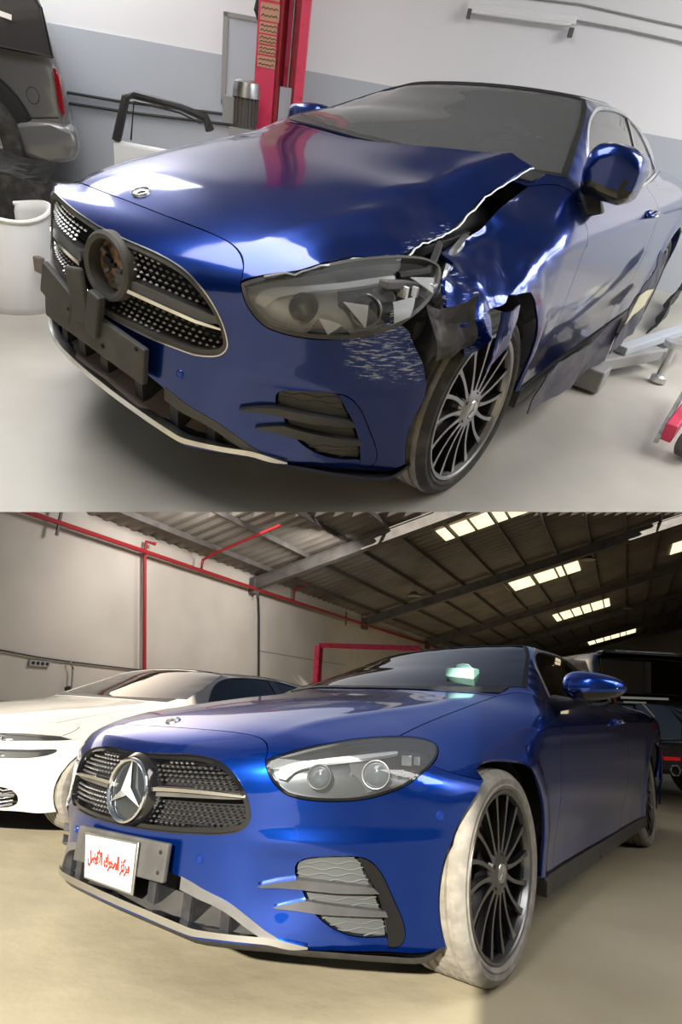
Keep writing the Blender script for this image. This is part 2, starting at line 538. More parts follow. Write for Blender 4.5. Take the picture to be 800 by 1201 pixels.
def my(p): p = np.array(p, float).copy(); p[:, 1] *= -1; return p

def inpoly(P, poly):
    x, y = P[:, 0], P[:, 1]; c = np.zeros(len(P), bool); n = len(poly)
    for i in range(n):
        x1, y1 = poly[i]; x2, y2 = poly[i-1]
        if y1 == y2: continue
        c ^= ((y1 > y) != (y2 > y)) & (x < (x2-x1)*(y-y1)/(y2-y1)+x1)
    return c
def inset(poly, d):
    P = np.array(poly); A = .5*np.sum(P[:, 0]*np.roll(P[:, 1], -1)-np.roll(P[:, 0], -1)*P[:, 1])
    e = np.roll(P, -1, 0)-P; L = np.maximum(np.linalg.norm(e, axis=1, keepdims=True), 1e-9); e = e/L
    nrm = np.stack([-e[:, 1], e[:, 0]], -1)*(1 if A > 0 else -1)
    v = nrm+np.roll(nrm, 1, 0); v = v/np.maximum(np.linalg.norm(v, axis=1, keepdims=True), .5)
    return P+v*d

def panel(nm, name, outline, material, parent, dom='L', holes=(), grid=.02, gap=.0018, off=0.0, flange=.012,
          hflange=None, mirror=False, deform=None, wear=None, label=None, FF=F, kind=None, thick_out=False):
    dm = to_L if dom == 'L' else to_S
    po = inset(dm(np.array(outline)), gap)
    ph = [inset(dm(np.array(h)), -gap) for h in holes]
    V = [tuple(q) for q in po]; E = [(i, (i+1) % len(po)) for i in range(len(po))]; rings = [list(range(len(po)))]
    for h in ph:
        n0 = len(V); V += [tuple(q) for q in h]; E += [(n0+i, n0+(i+1) % len(h)) for i in range(len(h))]; rings.append([n0+i for i in range(len(h))])
    lo = po.min(0); hi = po.max(0)
    gx, gy = np.meshgrid(np.arange(lo[0]+grid*.5, hi[0], grid), np.arange(lo[1]+grid*.5, hi[1], grid))
    gx = gx+((np.arange(gx.shape[0]) % 2)*grid*.5)[:, None]
    G = np.c_[gx.ravel(), gy.ravel()]; G = G[inpoly(G, po)]
    allb = np.vstack([po]+ph)
    if len(G):
        for h in ph: G = G[~inpoly(G, h)]
        keep = np.ones(len(G), bool)
        for k in range(0, len(G), 400):
            dd = np.min(np.linalg.norm(G[k:k+400, None]-allb[None], axis=2), 1); keep[k:k+400] = dd > grid*.45
        G = G[keep]
        V += [tuple(q) for q in G]
    r = delaunay_2d_cdt([Vector(v) for v in V], E, [], 0, 1e-7)
    v2 = np.array([tuple(v) for v in r[0]]); f2 = np.array([tuple(f) for f in r[2]])
    c = v2[f2].mean(1); ok = inpoly(c, po)
    for h in ph: ok &= ~inpoly(c, h)
    f2 = f2[ok]
    # orientation outwards
    P = lift(v2, dom, FF); N = gradn(P, FF=FF)
    if off: P = P+N*off
    tri = P[f2]; fn = np.cross(tri[:, 1]-tri[:, 0], tri[:, 2]-tri[:, 0])
    flip = (fn*N[f2[:, 0]]).sum(1) < 0
    f2[flip] = f2[flip][:, ::-1]
    verts = [P]; faces = [tuple(int(i) for i in f) for f in f2]; nv = len(P)
    # map original ids
    omap = {}
    for ni, src in enumerate(r[3]):
        for s_ in src: omap[s_] = ni
    for ri, ring in enumerate(rings):
        fl = flange if ri == 0 else (hflange if hflange is not None else flange)
        if not fl: continue
        ids = [omap.get(i) for i in ring]; ids = [i for i in ids if i is not None]; n = len(ids)
        top = P[ids]; bot = top-N[ids]*fl
        verts += [top, bot]
        for i in range(n):
            j = (i+1) % n
            faces.append((nv+i, nv+j, nv+n+j, nv+n+i))
        nv += 2*n
    VV = np.vstack(verts)
    base = VV.copy()
    if mirror: VV = VV*np.array([1, -1, 1]); faces = [f[::-1] for f in faces]
    if deform is not None: VV = deform(VV)
    X = warp(nm, VV)
    o = mobj(name, X, faces, material, parent, label=label, kind=kind)
    if wear is not None:
        at = o.data.attributes.new('wear', 'FLOAT', 'POINT'); at.data.foreach_set('value', np.clip(wear(VV), 0, 1).astype(np.float32))
    return o
def both(fn):
    for mir in (False, True): fn(mir)
# ------------------------------------------------------------------ shared outlines of the coupe
def front_pt(y, z):
    a, b = .1, 1.1
    for _ in range(24):
        m_ = (a+b)/2
        if F(np.array([[m_, y, z]]))[0] < 0: a = m_
        else: b = m_
    return (a, y, z)
def fronts(l): return [front_pt(*q) for q in l]
HL_TOP = [(.727,.451,.708),(.717,.46,.715),(.689,.49,.73),(.638,.534,.749),(.561,.574,.764),(.462,.603,.776),(.357,.637,.782),(.292,.660,.784)]
HL_TIP = [(.292,.660,.784),(.24,.682,.782),(.200,.706,.776),(.181,.735,.763),(.205,.760,.746),(.26,.781,.722),(.330,.796,.700)]
HL_BOT = [(.330,.796,.700),(.396,.797,.678),(.458,.78,.648),(.509,.745,.626),(.554,.707,.612),(.596,.668,.605),(.645,.612,.603),(.679,.568,.607),(.705,.528,.617),(.719,.503,.635),(.729,.481,.659),(.731,.463,.686),(.727,.451,.708)]
def circ_pts(cx, cz, r, a0, a1, n=40):
    return sides([(cx+r*math.cos(a0+(a1-a0)*k/n), cz+r*math.sin(a0+(a1-a0)*k/n)) for k in range(n+1)])
ARCH = .372
hl_top, hl_tip, hl_bot = cm(HL_TOP), cm(HL_TIP), cm(HL_BOT)
hl_all = cat(hl_top, hl_tip, hl_bot)
seam_f = cm([(.699,0,.786),(.698,.155,.785),(.686,.313,.78),(.684,.38,.771),(.695,.422,.754),(.712,.444,.733),(.727,.451,.708)])
hood_side = cm([(.292,.660,.784)]+tops([(.11,.648),(-.07,.650),(-.22,.660),(-.36,.675),(-.50,.70)]))
hood_rear = cm(tops([(-.50,.70),(-.44,.50),(-.395,.25),(-.375,0)]))
bseam = cm([(.330,.796,.700),(.288,.832,.683),(.224,.873,.666),(.153,.905,.653)])
a_front = math.atan2(.653-.34, .153)
arch_front = np.array(circ_pts(0, .34, ARCH*.94, a_front, -.42, 26))
half_bottom = cm([tuple(arch_front[-1])]+[(.43,.845,.19),(.53,.785,.205),(.62,.67,.213),(.70,.55,.220),(.78,.38,.238),(.82,.20,.254),(.832,0,.258)], .012)
hood_half = cat(seam_f, hl_top, hood_side, hood_rear)
hood_out = cat(hood_half, my(hood_half)[::-1])
bump_half = cat(seam_f, hl_bot[::-1], bseam, arch_front, half_bottom)
bump_out = cat(bump_half, my(bump_half)[::-1])
GR_H = [(0,.703),(.10,.706),(.19,.710),(.255,.708),(.312,.699),(.361,.677),(.397,.644),(.42,.607),(.433,.571),(.436,.545),(.424,.523),(.399,.509),(.348,.499),(.277,.494),(.199,.489),(.10,.486),(0,.485)]
gr_half = cm(fronts(GR_H))
grille_out = cat(gr_half, my(gr_half)[::-1])
IN_H = [(0,.415),(.12,.405),(.24,.385),(.30,.372),(.36,.352),(.41,.325),(.455,.29),(.50,.255),(.54,.232)]
IN_B = [(.54,.240),(.466,.252),(.361,.266),(.261,.278),(.142,.286),(0,.289)]
in_half = cat(cm(fronts(IN_H)), cm(fronts(IN_B)))
intake_out = cat(in_half, my(in_half)[::-1])
LIP_H = [(0,.290),(.142,.287),(.261,.279),(.361,.267),(.466,.253),(.55,.240),(.60,.230)]
lip_half = cat(cm(fronts(LIP_H)), cm(fronts([(.60,.226),(.56,.224),(.506,.232),(.44,.241),(.343,.252),(.149,.267),(0,.270)])))
lip_out = cat(lip_half, my(lip_half)[::-1])
VENT = [(.683,.561,.427),(.671,.578,.446),(.626,.634,.454),(.568,.694,.449),(.549,.711,.411),(.524,.731,.36),(.502,.748,.301),(.49,.756,.245),(.537,.72,.247),(.579,.683,.256),(.618,.644,.279),(.642,.615,.306),(.657,.596,.334),(.667,.584,.362),(.679,.567,.394)]
VSTRIP = [(.568,.694,.453),(.539,.72,.44),(.511,.742,.405),(.48,.764,.341),(.452,.783,.28),(.445,.788,.239),(.458,.779,.218),(.486,.759,.217),(.49,.756,.243),(.502,.748,.301),(.524,.731,.364),(.553,.708,.419)]
vent_out = cm(VENT, closed=True)
vstrip_out = cm(VSTRIP, closed=True)
VU = [(.683,.561,.427),(.671,.578,.446),(.626,.634,.454),(.568,.694,.453),(.539,.72,.44),(.511,.742,.405),(.48,.764,.341),(.452,.783,.28),(.445,.788,.239),(.458,.779,.218),(.486,.759,.217),(.49,.756,.243),(.537,.72,.247),(.579,.683,.256),(.618,.644,.279),(.642,.615,.306),(.657,.596,.334),(.667,.584,.362),(.679,.567,.394)]
ventu_out = cm(VU, closed=True)
FIN1 = ln([(.736,.472,.379),(.679,.567,.398),(.611,.651,.389),(.536,.722,.377),(.520,.735,.360),(.61,.652,.364),(.678,.569,.372),(.736,.472,.375)], .012)
FIN2 = ln([(.712,.515,.321),(.665,.586,.343),(.608,.654,.332),(.503,.747,.314),(.497,.751,.299),(.574,.687,.306),(.637,.622,.310),(.68,.566,.316),(.712,.515,.318)], .012)
DFX = [(-.63,.93),(-.615,.80),(-.59,.60),(-.575,.42),(-.565,.27)]
door_front = cm(sides(DFX))
fend_top = cm(tops([(-.50,.70)])+tops([(-.575,.775)])+sides([(-.63,.93)]))
a_rear = math.atan2(.27-.34, -.365)+2*math.pi
arch_rear = np.array(circ_pts(0, .34, ARCH, a_rear, a_front, 44))
arch_rear[-1] = bseam[-1]
fender_out = cat(hood_side, fend_top, door_front, ln(sides([(-.565,.27),(-.44,.265),tuple((arch_rear[0][0],arch_rear[0][2]))])), arch_rear, bseam[::-1], hl_tip[::-1])
door_top = cm(sides([(-.63,.93),(-.8,.922),(-1.3,.93),(-1.7,.94),(-1.95,.948)]))
door_rear = cm(sides([(-1.95,.948),(-1.965,.8),(-1.97,.6),(-1.93,.42),(-1.86,.29),(-1.80,.262)]))
door_out = cat(door_top, door_rear, ln(sides([(-1.80,.262),(-.565,.27)]), .02), door_front[::-1])
arch2 = np.array(circ_pts(-2.873, .34, ARCH, .16, math.pi+.21, 44))
def L3(x, deg): return tuple(lift(np.array([[x, math.radians(deg)*.75]]), 'L')[0])
belt_rear = cm(sides([(-1.95,.948),(-2.2,.955),(-2.42,.965)])+[L3(-2.8,54), L3(-3.3,50)])
quarter_out = cat(belt_rear, cm([L3(-3.3,50), L3(-3.3,25), L3(-3.3,0)]), ln([L3(-3.3,0), L3(-3.9,0)], .03), cm([L3(-3.9,a) for a in range(0, 94, 8)]),
                  cm(sides([(-3.9,.40),(-3.6,.39),(-3.237,.40)])), arch2[::-1], ln(sides([(-2.51,.262),(-1.80,.262)]), .02), door_rear[::-1])
cab_front = cm(tops([(-.50,.70),(-.45,.50),(-.405,.25),(-.385,0)]))
cab_half = cat(cab_front[::-1], fend_top, door_top, belt_rear, cm([L3(-3.3,50), L3(-3.3,25), L3(-3.3,0)]))
cabin_out = cat(cab_half, my(cab_half)[::-1])
WS_H = cat(cm(tops([(-.425,0),(-.45,.3),(-.53,.55)])+[(-.64,.765,.975)]), cm([(-.64,.765,.975),(-.80,.728,1.055),(-1.0,.672,1.15),(-1.155,.608,1.226)]), cm([(-1.155,.608,1.226)]+tops([(-1.14,.35),(-1.13,0)])))
ws_out = cat(WS_H, my(WS_H)[::-1])
GLS = cat(cm(sides([(-.80,.934),(-.97,1.11),(-1.17,1.19),(-1.45,1.212),(-1.75,1.205),(-2.05,1.16),(-2.3,1.07),(-2.46,.985)]), .02), cm(sides([(-2.46,.985),(-1.9,.957),(-1.3,.94),(-.80,.934)]), .02))
RW = cm(tops([(-2.35,0),(-2.40,.45)])+[L3(-2.75,38), L3(-3.1,38)]+tops([(-3.22,.3),(-3.22,0)]))
rw_out = cat(RW, my(RW)[::-1])

def grow(out, dom, d):
    ab = inset((to_L if dom == 'L' else to_S)(out), -d)
    return lift(ab, dom)

# ------------------------------------------------------------------ wheel (local frame: outer face at y = 0, axle along y)
def wheel_meshes(R=.326, face='wheel_face', tyre=('tyre', 'tyre')):
    d = {}
    prof = [(.258,-.225),(.272,-.240),(.296,-.245),(R-.008,-.236),(R,-.218)]
    for g in (-.178, -.135, -.092, -.05):
        prof += [(R+.001, g-.008), (R-.009, g-.0055), (R-.009, g+.0055), (R+.001, g+.008)]
    prof += [(R-.001,-.024),(R-.012,-.009),(.300,-.001),(.284,-.004),(.279,-.0005),(.274,-.003),(.263,-.012),(.258,-.02)]
    n = 240; L = len(prof); vs = []; fs = []
    for k in range(n):
        a = 2*math.pi*k/n
        for i, (r, h) in enumerate(prof):
            if k % 5 == 0 and 3 <= i <= L-8: r -= .002
            vs.append((r*math.cos(a), h, r*math.sin(a)))
        for i in range(L-1):
            fs.append((k*L+i, ((k+1) % n)*L+i, ((k+1) % n)*L+i+1, k*L+i+1))
    d['tyre'] = (vs, fs, tyre, [1 if 5 <= i <= L-9 else 0 for k in range(n) for i in range(L-1)])
    m = MB_().lathe([(.262,-.010),(.250,-.022),(.244,-.05),(.236,-.20),(.258,-.228)], (0,0,0), (0,1,0), 64)
    m.lathe([(.0,-.16),(.07,-.16),(.08,-.10),(.06,-.05)], (0,0,0), (0,1,0), 32)
    d['wheel'] = (m.v, m.f, 'wheel_dark', None)
    m = MB_().lathe([(.244,-.030),(.249,-.010),(.254,-.006),(.262,-.006),(.264,-.012)], (0,0,0), (0,1,0), 96)
    d['rim_ring'] = (m.v, m.f, face, None)
    # spoke: swept thin bar, machined outer face
    vs = []; fs = []; mi = []; N = 12
    for i in range(N+1):
        t = i/N; r = .050+t*.202
        off = .011*math.sin(t*math.pi)+.010*t
        w = .0095-.0035*math.sin(t*math.pi)+.004*max(0, t-.8)*5*.3
        yf = -.030+.012*t**2+ .010*(1-t)
        dp = .024+.010*(1-t)
        vs += [(r, yf, off-w), (r, yf, off+w), (r, yf-dp, off+w*.8), (r, yf-dp, off-w*.8)]
    for i in range(N):
        for k in range(4):
            fs.append((i*4+k, i*4+(k+1) % 4, (i+1)*4+(k+1) % 4, (i+1)*4+k)); mi.append(1 if k == 0 else 0)
    d['spoke'] = (vs, fs, face, mi)
    m = MB_().lathe([(.034,-.012),(.050,-.014),(.066,-.020),(.072,-.034),(.066,-.060)], (0,0,0), (0,1,0), 40)
    d['hub'] = (m.v, m.f, face, None)
    m = MB_().lathe([(0,-.010),(.030,-.010),(.033,-.014)], (0,0,0), (0,1,0), 32)
    for k in range(3):
        a = math.pi/2+k*2*math.pi/3
        m.prism([(.003,-.002),(.026,0),(.003,.002)], (0,.003,0), (0,-.010,0), (math.cos(a),0,math.sin(a)), (-math.sin(a),0,math.cos(a)))
    d['hub_cap'] = (m.v, m.f, 'chrome_dull', None)
    m = MB_()
    for k in range(5):
        a = 2*math.pi*(k+.5)/5
        m.lathe([(0,-.0155),(.009,-.0155),(.0105,-.0225)], (.051*math.cos(a),0,.051*math.sin(a)), (0,1,0), 12)
    d['wheel_bolt'] = (m.v, m.f, 'dark', None)
    m = MB_().lathe([(.05,-.125),(.165,-.125),(.168,-.130),(.165,-.150),(.05,-.150)], (0,0,0), (0,1,0), 48)
    d['brake_disc'] = (m.v, m.f, 'brake', None)
    m = MB_().box((-.13,-.125,.09), (.10,.08,.12), Matrix.Rotation(.5, 3, 'Y'))
    d['brake_caliper'] = (m.v, m.f, 'grey_plastic2', None)
    return d
def put_wheel(parent, MM, meshes, spin=0.0, cache={}):
    """MM: local placement under parent; meshes shared between copies"""
    key = id(meshes)
    if key not in cache:
        cc = {}
        for k, (v, f, mt, mi) in meshes.items():
            me = bpy.data.meshes.new(k); me.from_pydata([tuple(q) for q in v], [], f)
            if mi is not None:
                m0, m1 = mt if isinstance(mt, tuple) else ('wheel_dark', mt)
                me.materials.append(M[m0]); me.materials.append(M[m1]); me.polygons.foreach_set('material_index', mi)
            else: me.materials.append(M[mt])
            bm = bmesh.new(); bm.from_mesh(me); bmesh.ops.recalc_face_normals(bm, faces=bm.faces); bm.to_mesh(me); bm.free()
            me.polygons.foreach_set('use_smooth', [True]*len(me.polygons))
            try: me.set_sharp_from_angle(angle=math.radians(35))
            except Exception: pass
            me.update(); cc[k] = me
        cache[key] = cc
    cc = cache[key]
    w = bpy.data.objects.new('wheel', cc['wheel']); COL.objects.link(w); w.parent = parent; w.matrix_local = MM
    sp = Matrix.Rotation(spin, 4, 'Y')
    for k in ('tyre','rim_ring','hub','hub_cap','wheel_bolt','brake_disc','brake_caliper'):
        o = bpy.data.objects.new(k, cc[k]); COL.objects.link(o); o.parent = w
        if k in ('hub','hub_cap','wheel_bolt'): o.matrix_local = sp
    for k in range(16):
        o = bpy.data.objects.new('spoke', cc['spoke']); COL.objects.link(o); o.parent = w
        o.matrix_local = Matrix.Rotation(spin+2*math.pi*k/16, 4, 'Y')
    return w

def rounded(c, r, p=2.6, nu=28, nv=18, fn=None):
    """superellipsoid verts/faces"""
    vs = []; fs = []
    sg = lambda v, e: math.copysign(abs(v)**e, v)
    for j in range(nv+1):
        ph = -math.pi/2+math.pi*j/nv
        for i in range(nu):
            th = 2*math.pi*i/nu
            q = [r[0]*sg(math.cos(ph), 2/p)*sg(math.cos(th), 2/p), r[1]*sg(math.cos(ph), 2/p)*sg(math.sin(th), 2/p), r[2]*sg(math.sin(ph), 2/p)]
            if fn: q = fn(q)
            vs.append([q[k]+c[k] for k in range(3)])
    for j in range(nv):
        for i in range(nu): fs.append((j*nu+i, j*nu+(i+1) % nu, (j+1)*nu+(i+1) % nu, (j+1)*nu+i))
    return vs, fs

def star_mesh(R, c, n, up, thick=.012):
    """ring and three-pointed star; n outward normal"""
    n = Vector(n).normalized(); x = Vector(up).cross(n).normalized(); y = n.cross(x); c = Vector(c)
    ring = MB_(); K = 56; vs = []
    for k in range(K):
        a = 2*math.pi*k/K; e = x*math.cos(a)+y*math.sin(a)
        for j in range(8):
            b = 2*math.pi*j/8; vs.append(c+e*(R*.93+R*.07*math.cos(b))+n*(R*.09*math.sin(b)))
    ring.add(vs, [(k*8+j, ((k+1) % K)*8+j, ((k+1) % K)*8+(j+1) % 8, k*8+(j+1) % 8) for k in range(K) for j in range(8)])
    st = MB_(); vs = [c+n*thick*1.6]; 
    for k in range(6):
        a = math.pi/2+k*math.pi/3; r = R*.90 if k % 2 == 0 else R*.17
        vs.append(c+(x*math.cos(a)+y*math.sin(a))*r+n*(.002))
    vs.append(c-n*.004)
    st.add(vs, [(0, 1+k, 1+(k+1) % 6) for k in range(6)]+[(7, 1+(k+1) % 6, 1+k) for k in range(6)])
    disc = MB_().lathe([(0,-.006),(R*.88,-.006)], c, n, 40)
    return ring, st, disc

def crum(p, amp, freq=9., seed=1, fold=1.0):
    """folded sheet-metal displacement"""
    rs = np.random.RandomState(seed); out = np.zeros_like(p)
    for c in range(3):
        for o_ in range(4):
            k = rs.normal(size=3); k = k/np.linalg.norm(k)*freq*(1.7**o_); ph = rs.uniform(0, 6.28)
            s = p@k+ph; out[:, c] += (np.abs(((s/math.pi) % 2)-1)*2-1)*fold*.6**o_
    return out*amp
def sst(a, b, v): t = np.clip((v-a)/(b-a), 0, 1); return t*t*(3-2*t)
# ------------------------------------------------------------------ the coupe
MIRR = {'A': (-.9, -.60, .985), 'B': (-.95, -.75, .85)}
def front_fix(nm):
    """bumper of the damaged car sits a little askew"""
    if nm == 'W': return None
    k_, c_ = (.155, .008) if nm == 'A' else (.075, 0)
    def f(p):
        q = p.copy(); y = np.clip(p[:, 1], -.35, .35)
        lo = np.clip((.45-p[:, 2])/.09, 0, 1)*np.clip((p[:, 0]-.58)/.1, 0, 1)*np.clip((.52-p[:, 1])/.2, 0, 1)
        q[:, 2] += (c_-k_*np.clip(p[:, 1], -.45, .3))*lo
        if nm == 'B':
            q[:, 1] *= 1-.05*np.clip((.5-p[:, 2])/.25, 0, 1)*(p[:, 1] < 0)
            return q
        q[:, 2] += (.030-.10*y)*np.clip((p[:, 2]-.36)/.12, 0, 1)*np.clip((.775-p[:, 2])/.07, 0, 1)*np.clip((p[:, 0]-.58)/.15, 0, 1)
        return q
    return f
def comp(*fs):
    fs = [f for f in fs if f]
    if not fs: return None
    def g(p):
        for f in fs: p = f(p)
        return p
    return g

def headlight(nm, root, mir, ff, broken=False):
    s = -1 if mir else 1
    hl = panel(nm, 'headlight', grow(hl_all, 'S', -.004), M['reflector_brightened'] if broken else M['reflector'], root, 'S', gap=.0, off=-.055, flange=-.045, mirror=mir, deform=ff)
    P = lambda l, dom='S': l
    def sub(name, out, material, off, flange, **k):
        return panel(nm, name, out, material, hl, 'S', gap=0, off=off, flange=flange, mirror=mir, deform=ff, **k)
    # outer dark zone of the lamp
    dz = cat(cm([(.50,.600,.770),(.357,.637,.775),(.25,.69,.770),(.20,.735,.758),(.26,.775,.722),(.36,.790,.69),(.46,.775,.653),(.545,.715,.622)]), ln([(.545,.715,.622),(.57,.665,.70),(.50,.600,.770)]))
    sub('lamp_surround', dz, M['lamp_house'], -.046, .006)
    # light guide strips
    up = cm([(.723,.49,.664),(.708,.493,.699),(.684,.514,.716),(.625,.570,.733),(.53,.622,.748),(.404,.662,.757),(.332,.683,.760)])
    dn = cm([(.34,.690,.752),(.41,.675,.745),(.53,.637,.734),(.61,.590,.716),(.668,.540,.695),(.690,.522,.672),(.705,.512,.655)])
    sub('light_guide', cat(up, dn), M['drl'], -.030, .010)
    # projector lenses with bezels
    def proj(c, r, mt):
        c = np.array([c]); p = lift(to_S(c), 'S'); n_ = gradn(p)[0]; p = p[0]-n_*.035
        ax = np.array([.9, .38, .1]); ax /= np.linalg.norm(ax)
        mb = MB_().lathe([(r*1.02,-.03),(r*1.1,.010),(r*1.02,.014),(r*.93,.004)], p, ax, 28)
        lb = MB_().lathe([(0, .020)]+[(r*.93*math.sin(a), .004+.016*math.cos(a)) for a in (.3, .6, .9, 1.2, 1.57)], p, ax, 28)
        def fin(b, name, m_):
            V = np.array(b.v)
            if mir: V[:, 1] *= -1
            if ff: V = ff(V)
            return mobj(name, warp(nm, V), b.f, m_, hl)
        fin(mb, 'lens_bezel', M['bezel'] if r > .037 else M['lamp_house']); fin(lb, 'projector_lens', mt)
    proj((.514,.722,.693), .040, M['lens_glass'])
    proj((.649,.600,.672), .034, M['lens_glass'])
    for q, w_, h_ in (((.393,.753,.717), .018, .030), ((.350,.768,.715), .010, .026)):
        b = MB_().box((q[0]-.03, q[1]-.025, q[2]-.005), (.012, w_*1.6, h_))
        V = np.array(b.v)
        if mir: V[:, 1] *= -1
        mobj('led_module', warp(nm, ff(V) if ff else V), b.f, M['drl'], hl, smooth=False)
    for k in range(5):
        z = .672-.007*k
        b = MB_().bar((.46-.03, .765-.03, z), (.395-.03, .79-.03, z+.010), .004, .003); V = np.array(b.v)
        if mir: V[:, 1] *= -1
        mobj('cooling_fin', warp(nm, ff(V) if ff else V), b.f, M['chrome_dull'], hl, smooth=False)
    if not broken:
        sub('lens_cover', grow(hl_all, 'S', -.003), M['lens'], -.002, .004)
        rim = panel(nm, 'lamp_seal', hl_all, M['black_gloss'], hl, 'S', holes=[grow(hl_all, 'S', -.007)], gap=.0005, off=-.001, flange=.02, mirror=mir)
    else:
        # shattered cover: most of it left, large pieces gone in the lower outer part
        rs = random.Random(3)
        cov = cat(cm(HL_TOP), cm([(.292,.660,.784),(.33,.69,.76),(.40,.70,.738),(.43,.742,.70),(.50,.70,.69),(.48,.76,.655)], .012), cm(HL_BOT[2:5], .012), ln([HL_BOT[4], (.60,.63,.66), HL_BOT[6]]), cm(HL_BOT[6:], .012))
        sub('lens_cover', grow(cov, 'S', -.003), M['lens_scratched'], -.002, .004)
        shards = [[(.33,.72,.74),(.25,.76,.742),(.30,.79,.715)], [(.45,.745,.70),(.37,.77,.71),(.42,.79,.672),(.47,.775,.66)], [(.56,.655,.69),(.50,.69,.68),(.53,.72,.64)], [(.61,.62,.65),(.57,.67,.64),(.60,.65,.615)]]
        for sh in shards:
            sub('lens_shard', ln(sh+[sh[0]], .015)[:-1], M['lens_shard'], .004, .003)
        rim = panel(nm, 'lamp_seal', hl_all, M['grey_plastic'], hl, 'S', holes=[grow(hl_all, 'S', -.009)], gap=.0005, off=-.001, flange=.02, mirror=mir, deform=ff)
    return hl

def vent(nm, root, mir, ff, strip_mat, mesh_mat):
    k = dict(mirror=mir, deform=ff)
    v = panel(nm, 'corner_vent', ventu_out, M['dark'], root, 'S', off=-.030, flange=-.024, gap=0, **k)
    # honeycomb-like insert: staggered thin slats
    q = panel(nm, 'vent_insert', vent_out, mesh_mat, v, 'S', off=-.012, flange=.004, gap=.004, **k)
    vl = MB_()
    # short upright webs and rows of the insert, as geometry
    ab = to_S(np.array(vent_out)); lo, hi = ab.min(0), ab.max(0)
    rows = np.arange(lo[1]+.008, hi[1], .0135)
    for ri, b_ in enumerate(rows):
        a_ = np.arange(lo[0], hi[0], .004); pts = np.stack([a_, b_+.0028*np.sin(a_/.0115+(ri % 2)*math.pi)], -1)
        ok = inpoly(pts, ab)
        pts = pts[ok]
        if len(pts) < 4: continue
        p = lift(pts, 'S'); n_ = gradn(p); p = p-n_*.011
        if mir: p[:, 1] *= -1
        if ff: p = ff(p)
        p = warp(nm, p)
        vl.tube([tuple(x) for x in p], .0019, 4)
    vl.build('vent_mesh', M['vent_web'], v, smooth=True, kind='stuff')
    panel(nm, 'vent_trim', vstrip_out, strip_mat, v, 'S', off=.001, flange=.03, gap=.001, **k)
    for out in (FIN1, FIN2):
        panel(nm, 'vent_fin', out[:-1], M['fin'], v, 'S', off=.018, flange=.034, gap=0, grid=.015, **k)
    return v

